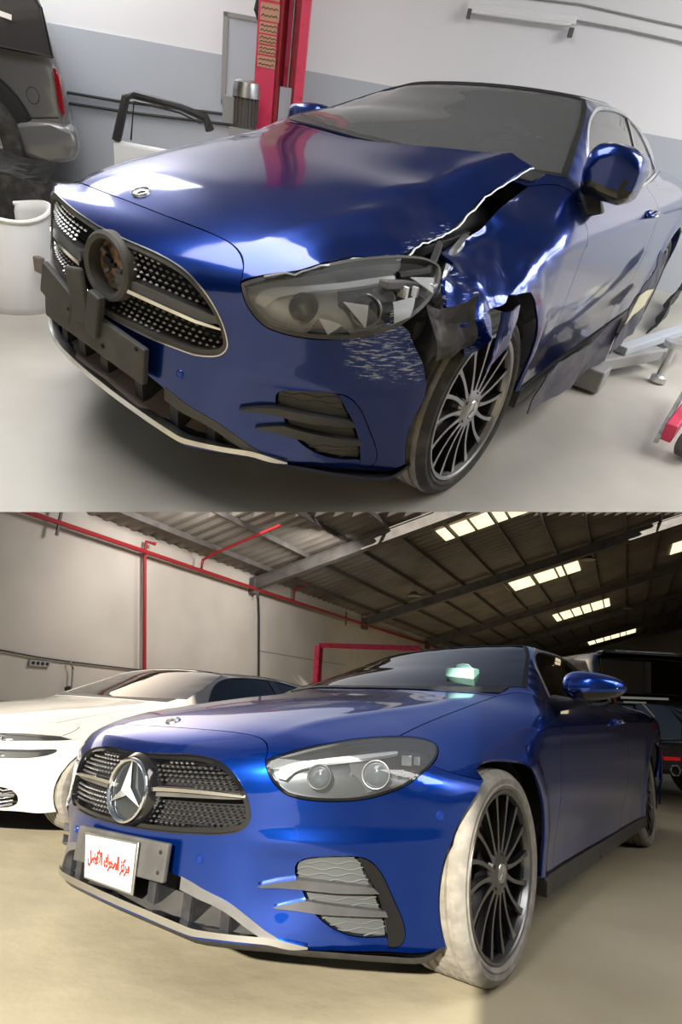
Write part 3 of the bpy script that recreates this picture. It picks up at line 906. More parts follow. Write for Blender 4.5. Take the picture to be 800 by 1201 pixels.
def build_coupe(nm, MM, root, paint, damaged=False):
    ff = front_fix(nm)
    K = dict(parent=root)
    # ---- hood
    if damaged:
        def hood_d(p):
            q = p.copy(); x, y = p[:, 0], p[:, 1]
            q[:, 2] += .055*sst(-.05, -.5, x)*sst(-.1, .55, y)
            # sharp fold running back to the rear left corner
            d = (y-(.434+(.11-x)*.317)); w_ = sst(.25, -.1, x)
            q[:, 2] += w_*(.030*np.exp(-np.abs(d)/.10)-.10*np.maximum(d, 0))
            e = sst(.42, .62, y)*sst(-.45, -.05, x)*sst(.75, .6, x)
            q += crum(p, .011, 12, 4)*e[:, None]
            q[:, 2] += -.012*sst(.55, .70, y)*sst(-.1, .2, x)
            return q
        hw = lambda p: sst(.50, .66, p[:, 1])*sst(-.35, 0, p[:, 0])*.99
        hood = panel(nm, 'hood', hood_out, paint, root, 'L', deform=hood_d, wear=hw, label='dark blue hood creased and scratched along its left edge')
        # torn bright edge of the hood
        hs = hood_d(cat(cm(HL_TOP[2:]), hood_side)); hs = warp(nm, hs)
        rs = random.Random(5)
        mb = MB_().tube([(p[0]+rs.uniform(-.003,.003), p[1]+rs.uniform(0,.006), p[2]-.004+rs.uniform(-.004,.004)) for p in hs[::2]], .003, 5)
        mb.build('hood_edge', M['primer'], hood, smooth=True)
    else:
        hood = panel(nm, 'hood', hood_out, paint, root, 'L')
    # round badge on the hood
    yb = -.055 if nm == 'B' else -.02
    pb = np.array([top_pt(.648, yb)]); nb = gradn(pb)[0]
    W_ = warp(nm, pb)[0]
    rg, st, dc = star_mesh(.026, W_+nb*.003, nb, (1, 0, 0), .003)
    rg.add(st.v, st.f).add(MB_().lathe([(.0,-.001),(.027,-.001),(.029,-.005)], W_+nb*.003, nb, 28).v, MB_().lathe([(.0,-.001),(.027,-.001),(.029,-.005)], W_+nb*.003, nb, 28).f)
    rg.build('hood_badge', M['chrome_dull'], root, smooth=True)
    # ---- bumper
    if damaged:
        edge = cm([(.458,.78,.648),(.43,.805,.640),(.40,.822,.620),(.372,.838,.562),(.355,.845,.511),(.338,.856,.45),(.348,.85,.40),(.365,.845,.34),(.37,.855,.28),(.355,.86,.21)])
        right = cat(seam_f, cm(HL_BOT[2:])[::-1], edge, cm([(.355,.86,.21),(.43,.845,.19),(.53,.785,.205),(.62,.67,.213),(.70,.55,.222),(.78,.38,.235),(.82,.20,.25),(.832,0,.256)]))
        bo = cat(right, my(bump_half)[::-1])
        def bump_d(p):
            q = ff(p); x, y, z = p[:, 0], p[:, 1], p[:, 2]
            e = sst(.62, .80, y)*sst(.42, .58, z)
            q += crum(p, .010, 14, 9)*e[:, None]
            q[:, 1] -= .02*e*sst(.5, .65, z)
            return q
        bw = lambda p: sst(.60, .80, p[:, 1])*sst(.44, .56, p[:, 2])*.98+.5*sst(.5, .7, p[:, 1])*sst(.36, .48, p[:, 2])
        bumper = panel(nm, 'front_bumper', bo, paint, root, 'S', holes=[grille_out, intake_out, ventu_out, my(ventu_out)], hflange=.03, grid=.017, deform=bump_d, wear=bw, label='front bumper torn open at its left end')
    else:
        bumper = panel(nm, 'front_bumper', bump_out, paint, root, 'S', holes=[grille_out, intake_out, ventu_out, my(ventu_out)], hflange=.03, grid=.017, deform=ff)
    # ---- grille
    gr = panel(nm, 'grille', grow(grille_out, 'S', .004), M['dark'], root, 'S', off=-.055, flange=-.05, gap=0, grid=.03, deform=ff)
    inner = grow(grille_out, 'S', -.013)
    panel(nm, 'grille_frame', grille_out, M['grey_plastic'] if damaged else M['black_gloss'], gr, 'S', holes=[inner], gap=.001, off=-.004, flange=.02, hflange=.05, deform=ff)
    panel(nm, 'grille_trim', grow(grille_out, 'S', .002), M['chrome_dull'] if damaged else M['black_gloss'], gr, 'S', holes=[grow(grille_out, 'S', -.001)], gap=0, off=.002, flange=.006, deform=ff)
    # crossbar: dark wing with a bright blade on top, both sides of the emblem
    for mir in (False, True):
        zb = [(.075,.612),(.14,.615),(.26,.618),(.36,.616),(.418,.612)]
        zl = [(.418,.596),(.36,.590),(.26,.588),(.14,.578),(.075,.572)]
        if not damaged:
            zb = [(y, z-.004) for y, z in zb]; zl = [(.418,.598),(.36,.594),(.26,.590),(.14,.584),(.075,.580)]
        wing = cat(cm(fronts(zb)), cm(fronts(zl)))
        panel(nm, 'grille_bar', wing, M['grey_plastic2'] if damaged else M['grey_plastic'], gr, 'S', off=-.008, flange=.035, gap=0, grid=.02, mirror=mir, deform=ff)
        zt = [(.07,.606),(.14,.611),(.26,.614),(.36,.612),(.418,.607)]; zu = [(.418,.602),(.36,.603),(.26,.604),(.14,.600),(.07,.594)]
        if damaged: zt, zu = [(y, z-.018) for y, z in zt], [(y, z-.018) for y, z in zu]
        panel(nm, 'chrome_blade', cat(cm(fronts(zt)), cm(fronts(zu))), M['chrome'], gr, 'S', off=.002, flange=.02, gap=0, grid=.02, mirror=mir, deform=ff)
    # pins of the grille, one joined mesh
    ab = to_S(inner); lo, hi = ab.min(0), ab.max(0); pts = []
    row = 0; b_ = lo[1]+.006
    while b_ < hi[1]:
        for a_ in np.arange(lo[0]+(.0095 if row % 2 else 0), hi[0], .019): pts.append((a_, b_))
        b_ += .0125; row += 1
    pts = np.array(pts); pts = pts[inpoly(pts, inset(ab, .003))]
    p = lift(pts, 'S')
    ok = (np.hypot(p[:, 1]-.0, p[:, 2]-.595) > .10) & ~((np.abs(p[:, 2]-.600) < (.026 if damaged else .018)))
    p = p[ok]; n_ = gradn(p); p = p-n_*.013
    ux = np.cross(np.array([0, 0, 1.]), n_); ux /= np.linalg.norm(ux, axis=1, keepdims=True); uy = np.cross(n_, ux)
    a1, a2 = .0074, .0044
    V = np.stack([p+ux*a1-n_*.004, p+uy*a2-n_*.004, p-ux*a1-n_*.004, p-uy*a2-n_*.004, p+n_*.004, p-n_*.028], 1).reshape(-1, 3)
    fcs = []
    for i in range(len(p)):
        o_ = i*6; fcs += [(o_, o_+1, o_+4), (o_+1, o_+2, o_+4), (o_+2, o_+3, o_+4), (o_+3, o_, o_+4)]
    if ff: V = ff(V)
    V = warp(nm, V)
    mobj('grille_pins', V, fcs, M['chrome_dull'], gr, smooth=False, kind='stuff')
    # black web tying the pins together
    web = MB_()
    rows = sorted(set(np.round(pts[:, 1], 5)))
    for r_ in rows:
        a_ = np.arange(lo[0], hi[0], .012); q = np.stack([a_, np.full(len(a_), r_)], -1); q = q[inpoly(q, ab)]
        if len(q) < 3: continue
        pp = lift(q, 'S'); nn = gradn(pp); pp = pp-nn*.042
        if ff: pp = ff(pp)
        web.tube([tuple(v) for v in warp(nm, pp)], .0022, 4)
    web.build('grille_web', M['dark'], gr, smooth=True, kind='stuff')
    # emblem or the hole it left
    c = warp(nm, (ff or (lambda v: v))(np.array([[.842, -.005 if nm == 'B' else .0, .592]])))[0]
    if nm == 'A': c = warp(nm, np.array([[.835, .05, .645]]))[0]
    nrm = np.array([1, .0, .06])
    if not damaged:
        rg, st, dc = star_mesh(.098, c, nrm, (0, 0, 1), .016)
        e = rg.build('emblem', M['chrome'], gr, smooth=True)
        st.build('three_pointed_star', M['star'], e)
        MB_().lathe([(0,-.008),(.088,-.008),(.094,-.002)], c, nrm, 40).build('emblem_disc', mat('emblem_disc', (.03,.036,.04), .10, .3, coat=.8), e, smooth=True)
        MB_().lathe([(.097,-.004),(.112,-.018),(.118,-.05)], c, nrm, 48).build('emblem_bezel', M['black_gloss'], e, smooth=True)
    else:
        mb = MB_().lathe([(.070,.000),(.082,.006),(.090,-.002),(.092,-.03),(.075,-.05),(.070,.000)], c, nrm, 40)
        hb = mb.build('emblem_mount', M['grey_plastic'], gr, smooth=True, label='empty broken emblem mount')
        MB_().lathe([(0,-.030),(.04,-.032),(.072,-.04),(.08,-.05)], c, nrm, 24).build('radar_cover', mat('exposed_foam', (.36,.22,.15), .8, noise=(25,(.07,.05,.045),.4,.6)), hb, smooth=True)
        rs = random.Random(2)
        for k in range(7):
            a = rs.uniform(0, 6.28); r1 = .05*rs.random()
            pv = Vector((c[0]-.03, c[1]+math.cos(a)*r1, c[2]+math.sin(a)*r1))
            MB_().box(pv+Vector((.005,0,0)), (.012, rs.uniform(.01,.03), rs.uniform(.008,.022)), Matrix.Rotation(a, 3, 'X')).build('broken_bracket', M['dark' if k % 2 else 'grey_plastic2'], hb, bevel=.002)
    # ---- lower intake with vanes, shelf, grey frame, bright lip
    inl = panel(nm, 'lower_intake', grow(intake_out, 'S', .004), M['dark'], root, 'S', off=-.16, flange=-.15, gap=0, grid=.04, deform=ff)
    def local(b, name, m_, par, **k):
        V = np.array(b.v)
        if ff: V = ff(V)
        return mobj(name, warp(nm, V), b.f, m_, par, smooth=False, **k)
    vane_m = M['black_plastic']
    for y in (-.40, -.27, -.13, -.01, .14, .27, .39):
        zt = np.interp(abs(y), [0, .24, .36, .455], [.425, .40, .36, .30]); zb = np.interp(abs(y), [0, .26, .466], [.285, .250, .226])
        xf = front_pt(y, (zt+zb)/2)[0]
        b = MB_().add([(xf-.035, y-.006, zb), (xf-.035, y+.006, zb), (xf-.13, y+.006, zb), (xf-.13, y-.006, zb),
                       (xf-.018, y-.006, zt), (xf-.018, y+.006, zt), (xf-.13, y+.006, zt), (xf-.13, y-.006, zt)],
                      [(0,1,2,3), (4,7,6,5), (0,4,5,1), (1,5,6,2), (2,6,7,3), (3,7,4,0)])
        b.box((xf-.028, y-.012, (zt+zb)/2), (.012, .034, zt-zb))
        local(b, 'intake_vane', vane_m, inl)
    # sloping shelf behind the lip
    sh = []; fs = []
    ys = np.linspace(-.54, .54, 37)
    for y in ys:
        z0 = float(np.interp(abs(y), [0, .142, .261, .361, .466, .54], [.294, .281, .260, .246, .235, .231]))
        f0 = front_pt(y, z0)[0]
        sh += [(f0+.003, y, z0+.007), (f0-.05, y, z0+.016), (f0-.16, y, z0+.06)]
    for i in range(36):
        for k in range(2): fs.append((i*3+k, (i+1)*3+k, (i+1)*3+k+1, i*3+k+1))
    V = np.array(sh)
    if ff: V = ff(V)
    mobj('intake_shelf', warp(nm, V), fs, M['brown_plastic'] if damaged else M['grey_plastic'], inl)
    b = MB_().bar((.70, -.42, .345), (.70, .42, .345), .02, .018)
    local(b, 'intake_crossbar', M['black_plastic'], inl)
    fr_o = cat(cm(fronts([(.25,.389),(.30,.378),(.36,.358),(.41,.332),(.455,.298),(.50,.263),(.545,.236)])), cm(fronts([(.545,.236),(.50,.243),(.455,.270),(.41,.303),(.36,.330),(.30,.350),(.25,.360)])))
    for mir in (False, True):
        panel(nm, 'intake_frame', fr_o, M['grey_plastic'] if damaged else M['grey_plastic2'], inl, 'S', off=.002, flange=.05, gap=0, mirror=mir, deform=ff)
    panel(nm, 'bumper_lip', lip_out, M['lip_metal'] if not damaged else M['chrome_dull'], root, 'S', off=.012, flange=.03, gap=0, deform=ff, label='bright metal strip along the bottom of the bumper')
    # dark splitter under the bumper
    ub = []; fs = []
    for i, q in enumerate(cat(half_bottom[::3], my(half_bottom)[::-1][::3])):
        ub += [(q[0]-.005, q[1]*.99, q[2]+.004), (q[0]-.02, q[1]*.985, q[2]-.016), (q[0]-.25, q[1]*.8, q[2]-.02)]
    n3 = len(ub)//3
    for i in range(n3-1):
        for k in range(2): fs.append((i*3+k, (i+1)*3+k, (i+1)*3+k+1, i*3+k+1))
    V = np.array(ub); V = ff(V) if ff else V
    mobj('under_tray', warp(nm, V), fs, M['black_plastic'], root)
    # ---- number plate holder
    hz = .412
    hv = MB_()
    if damaged:
        hv.box((.852, -.01, .455), (.022, .47, .110), Matrix.Rotation(math.radians(-7), 3, 'X'))
        hv.box((.856, -.17, .515), (.020, .17, .10), Matrix.Rotation(math.radians(-22), 3, 'X'))
        V = np.array(hv.v)
        h_ = mobj('plate_holder', warp(nm, V), hv.f, M['grey_plastic'], root, smooth=False, label='cracked grey number plate holder without a plate')
        md = h_.modifiers.new('bevel', 'BEVEL'); md.width = .006; md.segments = 2
        for k, (y, z) in enumerate(((.20,.475), (.05,.43), (-.1,.49))):
            MB_().lathe([(0,.004),(.006,.003),(.007,0)], warp(nm, np.array([[.864,y,z]]))[0], (1,0,0), 12).build('screw', M['dark'], h_, smooth=True)
        # torn bracket hanging over the grille
        b = MB_().box((.862, -.045, .545), (.02, .075, .15), Matrix.Rotation(math.radians(10), 3, 'X'))
        b.box((.866, .03, .515), (.03, .05, .13), Matrix.Rotation(math.radians(-14), 3, 'X'))
        o = mobj('broken_bracket', warp(nm, np.array(b.v)), b.f, M['grey_plastic'], root, smooth=False)
        md = o.modifiers.new('bevel', 'BEVEL'); md.width = .008; md.segments = 2
    elif nm == 'B':
        hv.box((.848, .010, hz), (.018, .43, .105), Matrix.Rotation(-.03, 3, 'Y'))
        h_ = mobj('plate_holder', warp(nm, np.array(hv.v)), hv.f, M['grey_plastic'], root, smooth=False)
        md = h_.modifiers.new('bevel', 'BEVEL'); md.width = .005; md.segments = 2
        for z in (.44, .385):
            MB_().lathe([(0,.003),(.005,.002),(.006,0)], warp(nm, np.array([[.858,.20,z]]))[0], (1,0,0), 12).build('screw', M['dark'], h_, smooth=True)
        # plate: corners measured on the car
        X = warp(nm, np.array([[.868,-.158,.452],[.868,.106,.456],[.868,.128,.310],[.868,-.100,.330]]))
        X = warp(nm, np.array([[.868,-.150,.452],[.868,.112,.456],[.868,.118,.312],[.868,-.118,.322]]))
        th = np.array([-.006, 0, 0])
        pl_ = MB_().add(list(X)+list(X+th), [(0,3,2,1),(4,5,6,7),(0,1,5,4),(1,2,6,5),(2,3,7,6),(3,0,4,7)])
        po = pl_.build('number_plate', M['chrome_dull'], h_, bevel=.002)
        cc = X.mean(0); Xi = cc+(X-cc)*np.array([1, .93, .90])+np.array([.0015, 0, 0])
        mobj('plate_face', Xi, [(0,3,2,1)], M['plate_white'], po, smooth=False)
        # red lettering
        cu = bpy.data.curves.new('plate_lettering', 'FONT')
        txt = '\uFEDE\uFEC0\uFED3\uFEF7\uFE8D \uFED9\uFEAE\uFEA4\uFEE4\uFEDF\uFE8D \uFEB0\uFEDB\uFEAE\uFEE3'
        cu.body = txt; cu.align_x = 'CENTER'; cu.align_y = 'CENTER'; cu.size = .060; cu.extrude = .0006; cu.offset = .0030
        to = bpy.data.objects.new('plate_lettering', cu); COL.objects.link(to)
        bpy.context.view_layer.update()
        dg = bpy.context.evaluated_depsgraph_get()
        me = bpy.data.meshes.new_from_object(to.evaluated_get(dg)); bpy.data.objects.remove(to)
        co = np.array([v.co[:] for v in me.vertices]) if len(me.vertices) else np.zeros((0, 3))
        if len(co):
            wx = co[:, 0].max()-co[:, 0].min(); hy = co[:, 1].max()-co[:, 1].min()
            u = (co[:, 0]-co[:, 0].min())/wx; v = (co[:, 1]-co[:, 1].min())/hy
            print('lettering', wx, hy, len(co))
            u = .06+.88*u; v = .27+.46*v
            Q = (1-u)[:, None]*((1-v)[:, None]*Xi[3]+v[:, None]*Xi[0])+u[:, None]*((1-v)[:, None]*Xi[2]+v[:, None]*Xi[1])
            Q = Q+np.array([.0012, 0, 0])+np.outer(co[:, 2]-co[:, 2].min(), [1, 0, 0])
            for i, v_ in enumerate(me.vertices): v_.co = Vector(Q[i])
            me.materials.clear(); me.materials.append(M['red_ink'])
            o = bpy.data.objects.new('plate_lettering', me); COL.objects.link(o); o.parent = po
    # ---- headlights, vents, sensors
    both(lambda mir: headlight(nm, root, mir, ff, broken=(damaged and not mir)))
    both(lambda mir: vent(nm, root, mir, ff, paint if damaged else M['black_gloss'], M['grey_plastic'] if damaged else M['vent_insert']))
    for (sx, sy, sz) in ((.359, .846, .56), (.79, .30, .43)):
        if damaged and sy > .8: continue
        for s in (1, -1):
            p = np.array([[sx, sy, sz]]); p = lift(to_S(p), 'S'); n_ = gradn(p)[0]; p = p.copy(); n_ = n_.copy()
            p[0, 1] *= s; n_[1] *= s
            if ff: p = ff(p)
            MB_().lathe([(0,.003),(.007,.0028),(.0075,.0008),(.0105,.0008),(.0115,.002),(.013,.0)], warp(nm, p)[0], n_, 20).build('parking_sensor', M['sensor'], root, smooth=True)
    # ---- sides
    def fender_d(p):
        q = p.copy(); x, y, z = p[:, 0], p[:, 1], p[:, 2]
        e = sst(-.38, -.05, x)
        q += crum(p, .022, 9, 21)*e[:, None]+crum(p, .010, 26, 5)*e[:, None]
        q[:, 1] -= .03*e*sst(.9, .7, z)
        return q
    for mir in (False, True):
        if damaged and not mir:
            fo = ln([(-.50,.70,.945)]+[tuple(v) for v in tops([(-.217,.70),(-.10,.69)])]+[(.073,.715,.800),(.099,.767,.764),(.222,.800,.725),(.281,.856,.667),(.247,.896,.617),(.194,.915,.543),(.120,.93,.60),(.088,.936,.660),(.0,.94,.700)], .015)
            arc = np.array(circ_pts(0, .34, ARCH, math.pi*.52, math.pi+.15, 30))
            fo = cat(fend_top[::-1], fo)
            fo = cat(fo, arc, ln([tuple(arc[-1])]+sides([(-.44,.27),(-.565,.27)])), door_front[::-1])
            fw = lambda p: sst(-.15, .15, p[:, 0])*.9+.9*sst(.03, .0, np.abs(p[:, 0]+.03))*.6
            panel(nm, 'fender', fo, paint, root, 'L', deform=fender_d, wear=fw, grid=.014, label='crushed left front fender with torn front edge')
        else:
            panel(nm, 'fender', fender_out, paint, root, 'L', mirror=mir)
        panel(nm, 'door', door_out, paint, root, 'L', mirror=mir)
        panel(nm, 'rear_quarter', quarter_out, paint, root, 'L', mirror=mir, grid=.03)
        # side glass with bright surround
        gp = panel(nm, 'side_window', GLS, M['glass_dusty'] if damaged else M['glass_dark'], root, 'L', off=-.004, gap=.001, grid=.04, mirror=mir, flange=.004)
        panel(nm, 'window_trim', grow(GLS, 'L', .012), M['chrome_dull'], gp, 'L', holes=[grow(GLS, 'L', .001)], gap=0, off=.003, flange=.006, grid=.03, mirror=mir)
        pil = cat(cm(sides([(-1.79,1.205),(-1.80,1.10),(-1.81,.95)])), cm(sides([(-1.86,.95),(-1.85,1.10),(-1.84,1.20)])))
        panel(nm, 'window_divider', pil, M['black_gloss'], gp, 'L', off=.001, gap=0, grid=.03, mirror=mir, flange=.006)
        # sill
        sl = [L3(-.40, 112)]
        so_ = cat(ln(sides([(-.42,.262),(-1.4,.258),(-2.49,.258)]), .04), ln(sides([(-2.49,.258),(-2.47,.195)]), .02), ln(sides([(-2.47,.195),(-1.4,.19),(-.44,.19)]), .04), ln(sides([(-.44,.19),(-.42,.262)]), .02))
        panel(nm, 'side_skirt', so_, M['black_plastic'], root, 'L', off=.008, gap=0, grid=.03, mirror=mir, flange=.05)
        # door handle
        hp = np.array(side_pt(-1.75, .845)); hb = MB_()
        hb.tube([hp+np.array([.11, .004, -.004]), hp+np.array([.07, .028, 0]), hp+np.array([-.06, .030, .004]), hp+np.array([-.11, .004, .004])], .011, 8)
        hb.tube([hp+np.array([.085, -.004, 0]), hp+np.array([-.085, -.004, .003])], .017, 8)
        V = np.array(hb.v); V[:, 1] *= -1 if mir else 1
        mobj('door_handle', warp(nm, V), hb.f, paint, root)
        hb = MB_().tube([hp+np.array([.07, .040, 0]), hp+np.array([-.06, .042, .004])], .004, 6)
        V = np.array(hb.v); V[:, 1] *= -1 if mir else 1
        mobj('handle_strip', warp(nm, V), hb.f, M['chrome'], root)
        # wheel arch liners
        for xc in (0, -2.873):
            lb = MB_(); ps = []
            n_ = 26; vs = []
            for k in range(n_+1):
                a = -.3+(math.pi+.6)*k/n_
                for y in (min(.89, side_pt(xc+(ARCH+.006)*math.cos(a), max(.20, .34+(ARCH+.006)*math.sin(a)))[1]-.025), .62):
                    vs.append((xc+(ARCH+.006)*math.cos(a), y, .34+(ARCH+.006)*math.sin(a)))
            lb.add(vs, [(2*k, 2*k+1, 2*k+3, 2*k+2) for k in range(n_)])
            lb.prism([((ARCH+.006)*math.cos(-.3+(math.pi+.6)*k/n_), (ARCH+.006)*math.sin(-.3+(math.pi+.6)*k/n_)) for k in range(n_+1)], (0, .004, 0), (xc, .60, .34), (1, 0, 0), (0, 0, 1))
            V = np.array(lb.v)
            rr = V.copy()
            if damaged and xc == 0 and not mir:
                rr += crum(V, .006, 20, 3)
                rr = rr
            rr[:, 1] *= -1 if mir else 1
            mobj('wheel_liner', warp(nm, rr), lb.f, M['inside'] if damaged else M['dark'], root, smooth=True)
    # ---- cabin
    panel(nm, 'cabin_frame', cabin_out, paint, root, 'L', holes=[ws_out, GLS, my(GLS), rw_out], grid=.035, hflange=.02)
    ws = panel(nm, 'windshield', ws_out, M['glass_dusty'] if damaged else M['glass'], root, 'L', gap=.002, off=-.003, grid=.05, flange=.004)
    panel(nm, 'windshield_seal', grow(ws_out, 'L', .004), M['rubber'], ws, 'L', holes=[grow(ws_out, 'L', -.012)], gap=0, off=.001, flange=.004, grid=.04)
    panel(nm, 'rear_window', rw_out, M['glass_dark'], root, 'L', gap=.002, off=-.003, grid=.06, flange=.004)
    rf = cat(cm(tops([(-1.16,0),(-1.17,.35),(-1.18,.58)])), ln(tops([(-1.18,.58),(-1.8,.57),(-2.28,.50)]), .05), cm(tops([(-2.28,.50),(-2.28,0)])))
    rfo = cat(rf, my(rf)[::-1])
    panel(nm, 'roof_panel', rfo, M['black_gloss'] if not damaged else M['roof_dark'], root, 'L', gap=0, off=.003, grid=.06, flange=.004)
    # cowl strip and wipers
    cw = cat(cm(tops([(-.395,0),(-.415,.25),(-.46,.50),(-.53,.70)])), cm(tops([(-.60,.72),(-.52,.50),(-.455,.25),(-.435,0)])))
    cwo = cat(cw, my(cw)[::-1])
    panel(nm, 'cowl', cwo, M['black_plastic'], root, 'L', gap=0, off=.004, flange=.01)
    for s0, s1 in ():
        a = np.array(top_pt(*s0))+[0, 0, .008]; b = np.array(top_pt(s1[0]-.03, s1[1]))+[0, 0, .008]
        MB_().tube([tuple(v) for v in warp(nm, np.array([a, (a+b)/2+[0, 0, .006], b]))], .006, 6).build('wiper', M['black_plastic'], root, smooth=True)
    # ---- mirrors
    mpos = {'B': np.array([-.72, 1.085, .998]), 'A': np.array([-.70, .915, 1.03]), 'W': np.array([-.72, 1.0, 1.0])}[nm]
    for s in (1, -1):
        c = mpos.copy()
        if s < 0 and nm != 'W': c = np.array(MIRR[nm])
        def sh_(q):
            x, y, z = q; x = x*(1 if x > 0 else .55); z = z*(1-.25*(y*s/.125)) ; x += .02*(1-abs(y)/.125)-.05*(y*s/.125)*.6
            return [x, y, z]
        vs, fs = rounded(c, (.085, .100, .088) if (damaged and s > 0) else (.075, .128, .060), 3.8 if damaged else 2.5, fn=sh_ if not (damaged and s > 0) else (lambda q: [q[0]-.2*q[1], q[1], q[2]*(1-.9*q[1])]))
        if damaged and s > 0:
            V = np.array(vs); V = V+crum(V, .006, 30, 8); vs = V
        mi = [1 if np.mean([vs[i][2] for i in f]) < c[2]-.022 else 0 for f in fs]
        mm = mobj('door_mirror', vs, fs, None, root, mats=[paint, M['black_gloss']], midx=mi)
        if nm == 'B' or not damaged:
            MB_().tube([(c[0]+.085, c[1]-.09*s, c[2]-.018), (c[0]+.082, c[1]+.0, c[2]-.012), (c[0]+.03, c[1]+.10*s, c[2]-.006), (c[0]-.02, c[1]+.125*s, c[2]-.004)], .004, 6).build('mirror_light_strip', M['chrome_dull'], mm, smooth=True)
        base = warp(nm, np.array([[-.80, .865*s, .925]]))[0]
        MB_().tube([tuple(base), (c[0]-.02, (base[1]+c[1])/2, c[2]-.075), (c[0]-.01, c[1]-.03*s, c[2]-.05)], .022, 10, rs=[.04, .024, .03]).build('mirror_arm', M['black_plastic'], mm, smooth=True)
        if damaged and s > 0:
            b = MB_().box((c[0]-.01, c[1]-.05, c[2]-.10), (.06, .09, .10), Matrix.Rotation(.4, 3, 'X'), .6)
            b.build('broken_mirror_foot', M['black_plastic'], mm, bevel=.01)
    # ---- inner body: keeps daylight from showing through openings
    xs = np.linspace(-3.85, .62, 40); phs = np.linspace(0, 2*math.pi, 41)[:-1]
    FI = lambda p: smax(smax(Flow(p)+.075, (np.abs(p[..., 1])-.60)*.9, .05), (p[..., 2]-.905), .02)
    V = []; 
    for x in xs:
        o_ = np.tile([x, 0, .5], (40, 1)); d_ = np.stack([0*phs, np.sin(phs), np.cos(phs)], -1)
        lo_ = np.zeros(40); hi_ = np.full(40, 1.1)
        for _ in range(18):
            mid = (lo_+hi_)/2; ins = FI(o_+d_*mid[:, None]) < 0
            lo_ = np.where(ins, mid, lo_); hi_ = np.where(ins, hi_, mid)
        V.append(o_+d_*lo_[:, None])
    V = np.vstack(V); fs = [(i*40+k, i*40+(k+1) % 40, (i+1)*40+(k+1) % 40, (i+1)*40+k) for i in range(39) for k in range(40)]
    fs += [tuple(39*40+k for k in range(40)), tuple(range(40))[::-1]]
    mobj('inner_body', warp(nm, V), fs, M['inside'] if damaged else M['dark'], root)
    # cabin furniture seen through the glass
    def loc(b, name, m_, par=None, bev=.02):
        o = mobj(name, warp(nm, np.array(b.v)), b.f, m_, par or root, smooth=True)
        md = o.modifiers.new('bevel', 'BEVEL'); md.width = bev; md.segments = 3; md.limit_method = 'ANGLE'
        return o
    db = MB_().box((-.78, 0, .915), (.50, 1.30, .07), Matrix.Rotation(.06, 3, 'Y'))
    loc(db, 'dashboard', M['cabin'])
    for s in (1, -1):
        st_ = loc(MB_().box((-1.75, .36*s, .80), (.16, .46, .50), Matrix.Rotation(-.25, 3, 'Y'), .85), 'seat', M['cabin'])
        loc(MB_().box((-1.86, .36*s, 1.09), (.09, .24, .15), Matrix.Rotation(-.2, 3, 'Y')), 'headrest', M['cabin'], st_, .03)
    rm = MB_().box((-1.10, .0, 1.185), (.02, .20, .05), Matrix.Rotation(.2, 3, 'Y'))
    loc(rm, 'rear_view_mirror', M['rubber'], None, .01)
    sw = MB_(); pts = [(-1.05+.06*math.sin(a), .38+.17*math.cos(a), .93+.16*math.sin(a)) for a in np.linspace(0, 2*math.pi, 25)]
    sw.tube(pts, .013, 6, cap=False); V = warp(nm, np.array(sw.v)); mobj('steering_wheel', V, sw.f, M['cabin'], root)
    return hood

M['star'] = mat('star_satin_chrome', (.80, .82, .84), .38, .9)
M['lens_glass'] = mat('projector_glass', (.05, .06, .065), .06, .0, coat=.6)
M['lens_shard'] = mat('broken_lens_plastic', (.60, .62, .64), .15, coat=.6, alpha=.55)
M['vent_insert'] = mat('vent_insert_grey', (.060, .066, .066), .5)
M['vent_web'] = mat('vent_web_grey', (.095, .10, .10), .5)
M['fin'] = mat('vent_fin_grey', (.055, .056, .058), .4, noise=(12, (.04, .04, .042), .4, .7))
M['sensor'] = mat('parking_sensor_blue', (.01, .045, .30), .3, .7, coat=.5)
M['roof_dark'] = mat('dark_roof_panel', (.03, .032, .038), .25, coat=.8)
# ================================================================== LOWER WORKSHOP (world frame)
FZ = 0.018
M['floor_b'] = mat('dusty_concrete_floor', (.29, .25, .17), .8, noise=(.9, (.42, .37, .26), .35, .7), bump=(5, .25, .03))
M['wall_b'] = mat('beige_plaster', (.50, .46, .42), .9, noise=(.6, (.42, .385, .35), .4, .7), bump=(40, .1, .01))
M['wall_b_dado'] = mat('grey_painted_dado', (.24, .25, .25), .8, noise=(.8, (.19, .20, .20), .4, .7))
M['roof_sheet'] = mat('corrugated_roof_sheet', (.20, .18, .16), .7, noise=(.7, (.13, .115, .10), .4, .7))
M['steel_dark'] = mat('roof_steel', (.11, .10, .095), .6, noise=(3, (.07, .065, .06), .4, .7))
M['skylight'] = mat('translucent_skylight', (.8, .7, .45), .5, emit=(1.0, .84, .52), estr=1.5)
M['cable'] = mat('cable_black', (.02, .02, .02), .6)
M['socket'] = mat('socket_grey', (.30, .30, .30), .5)

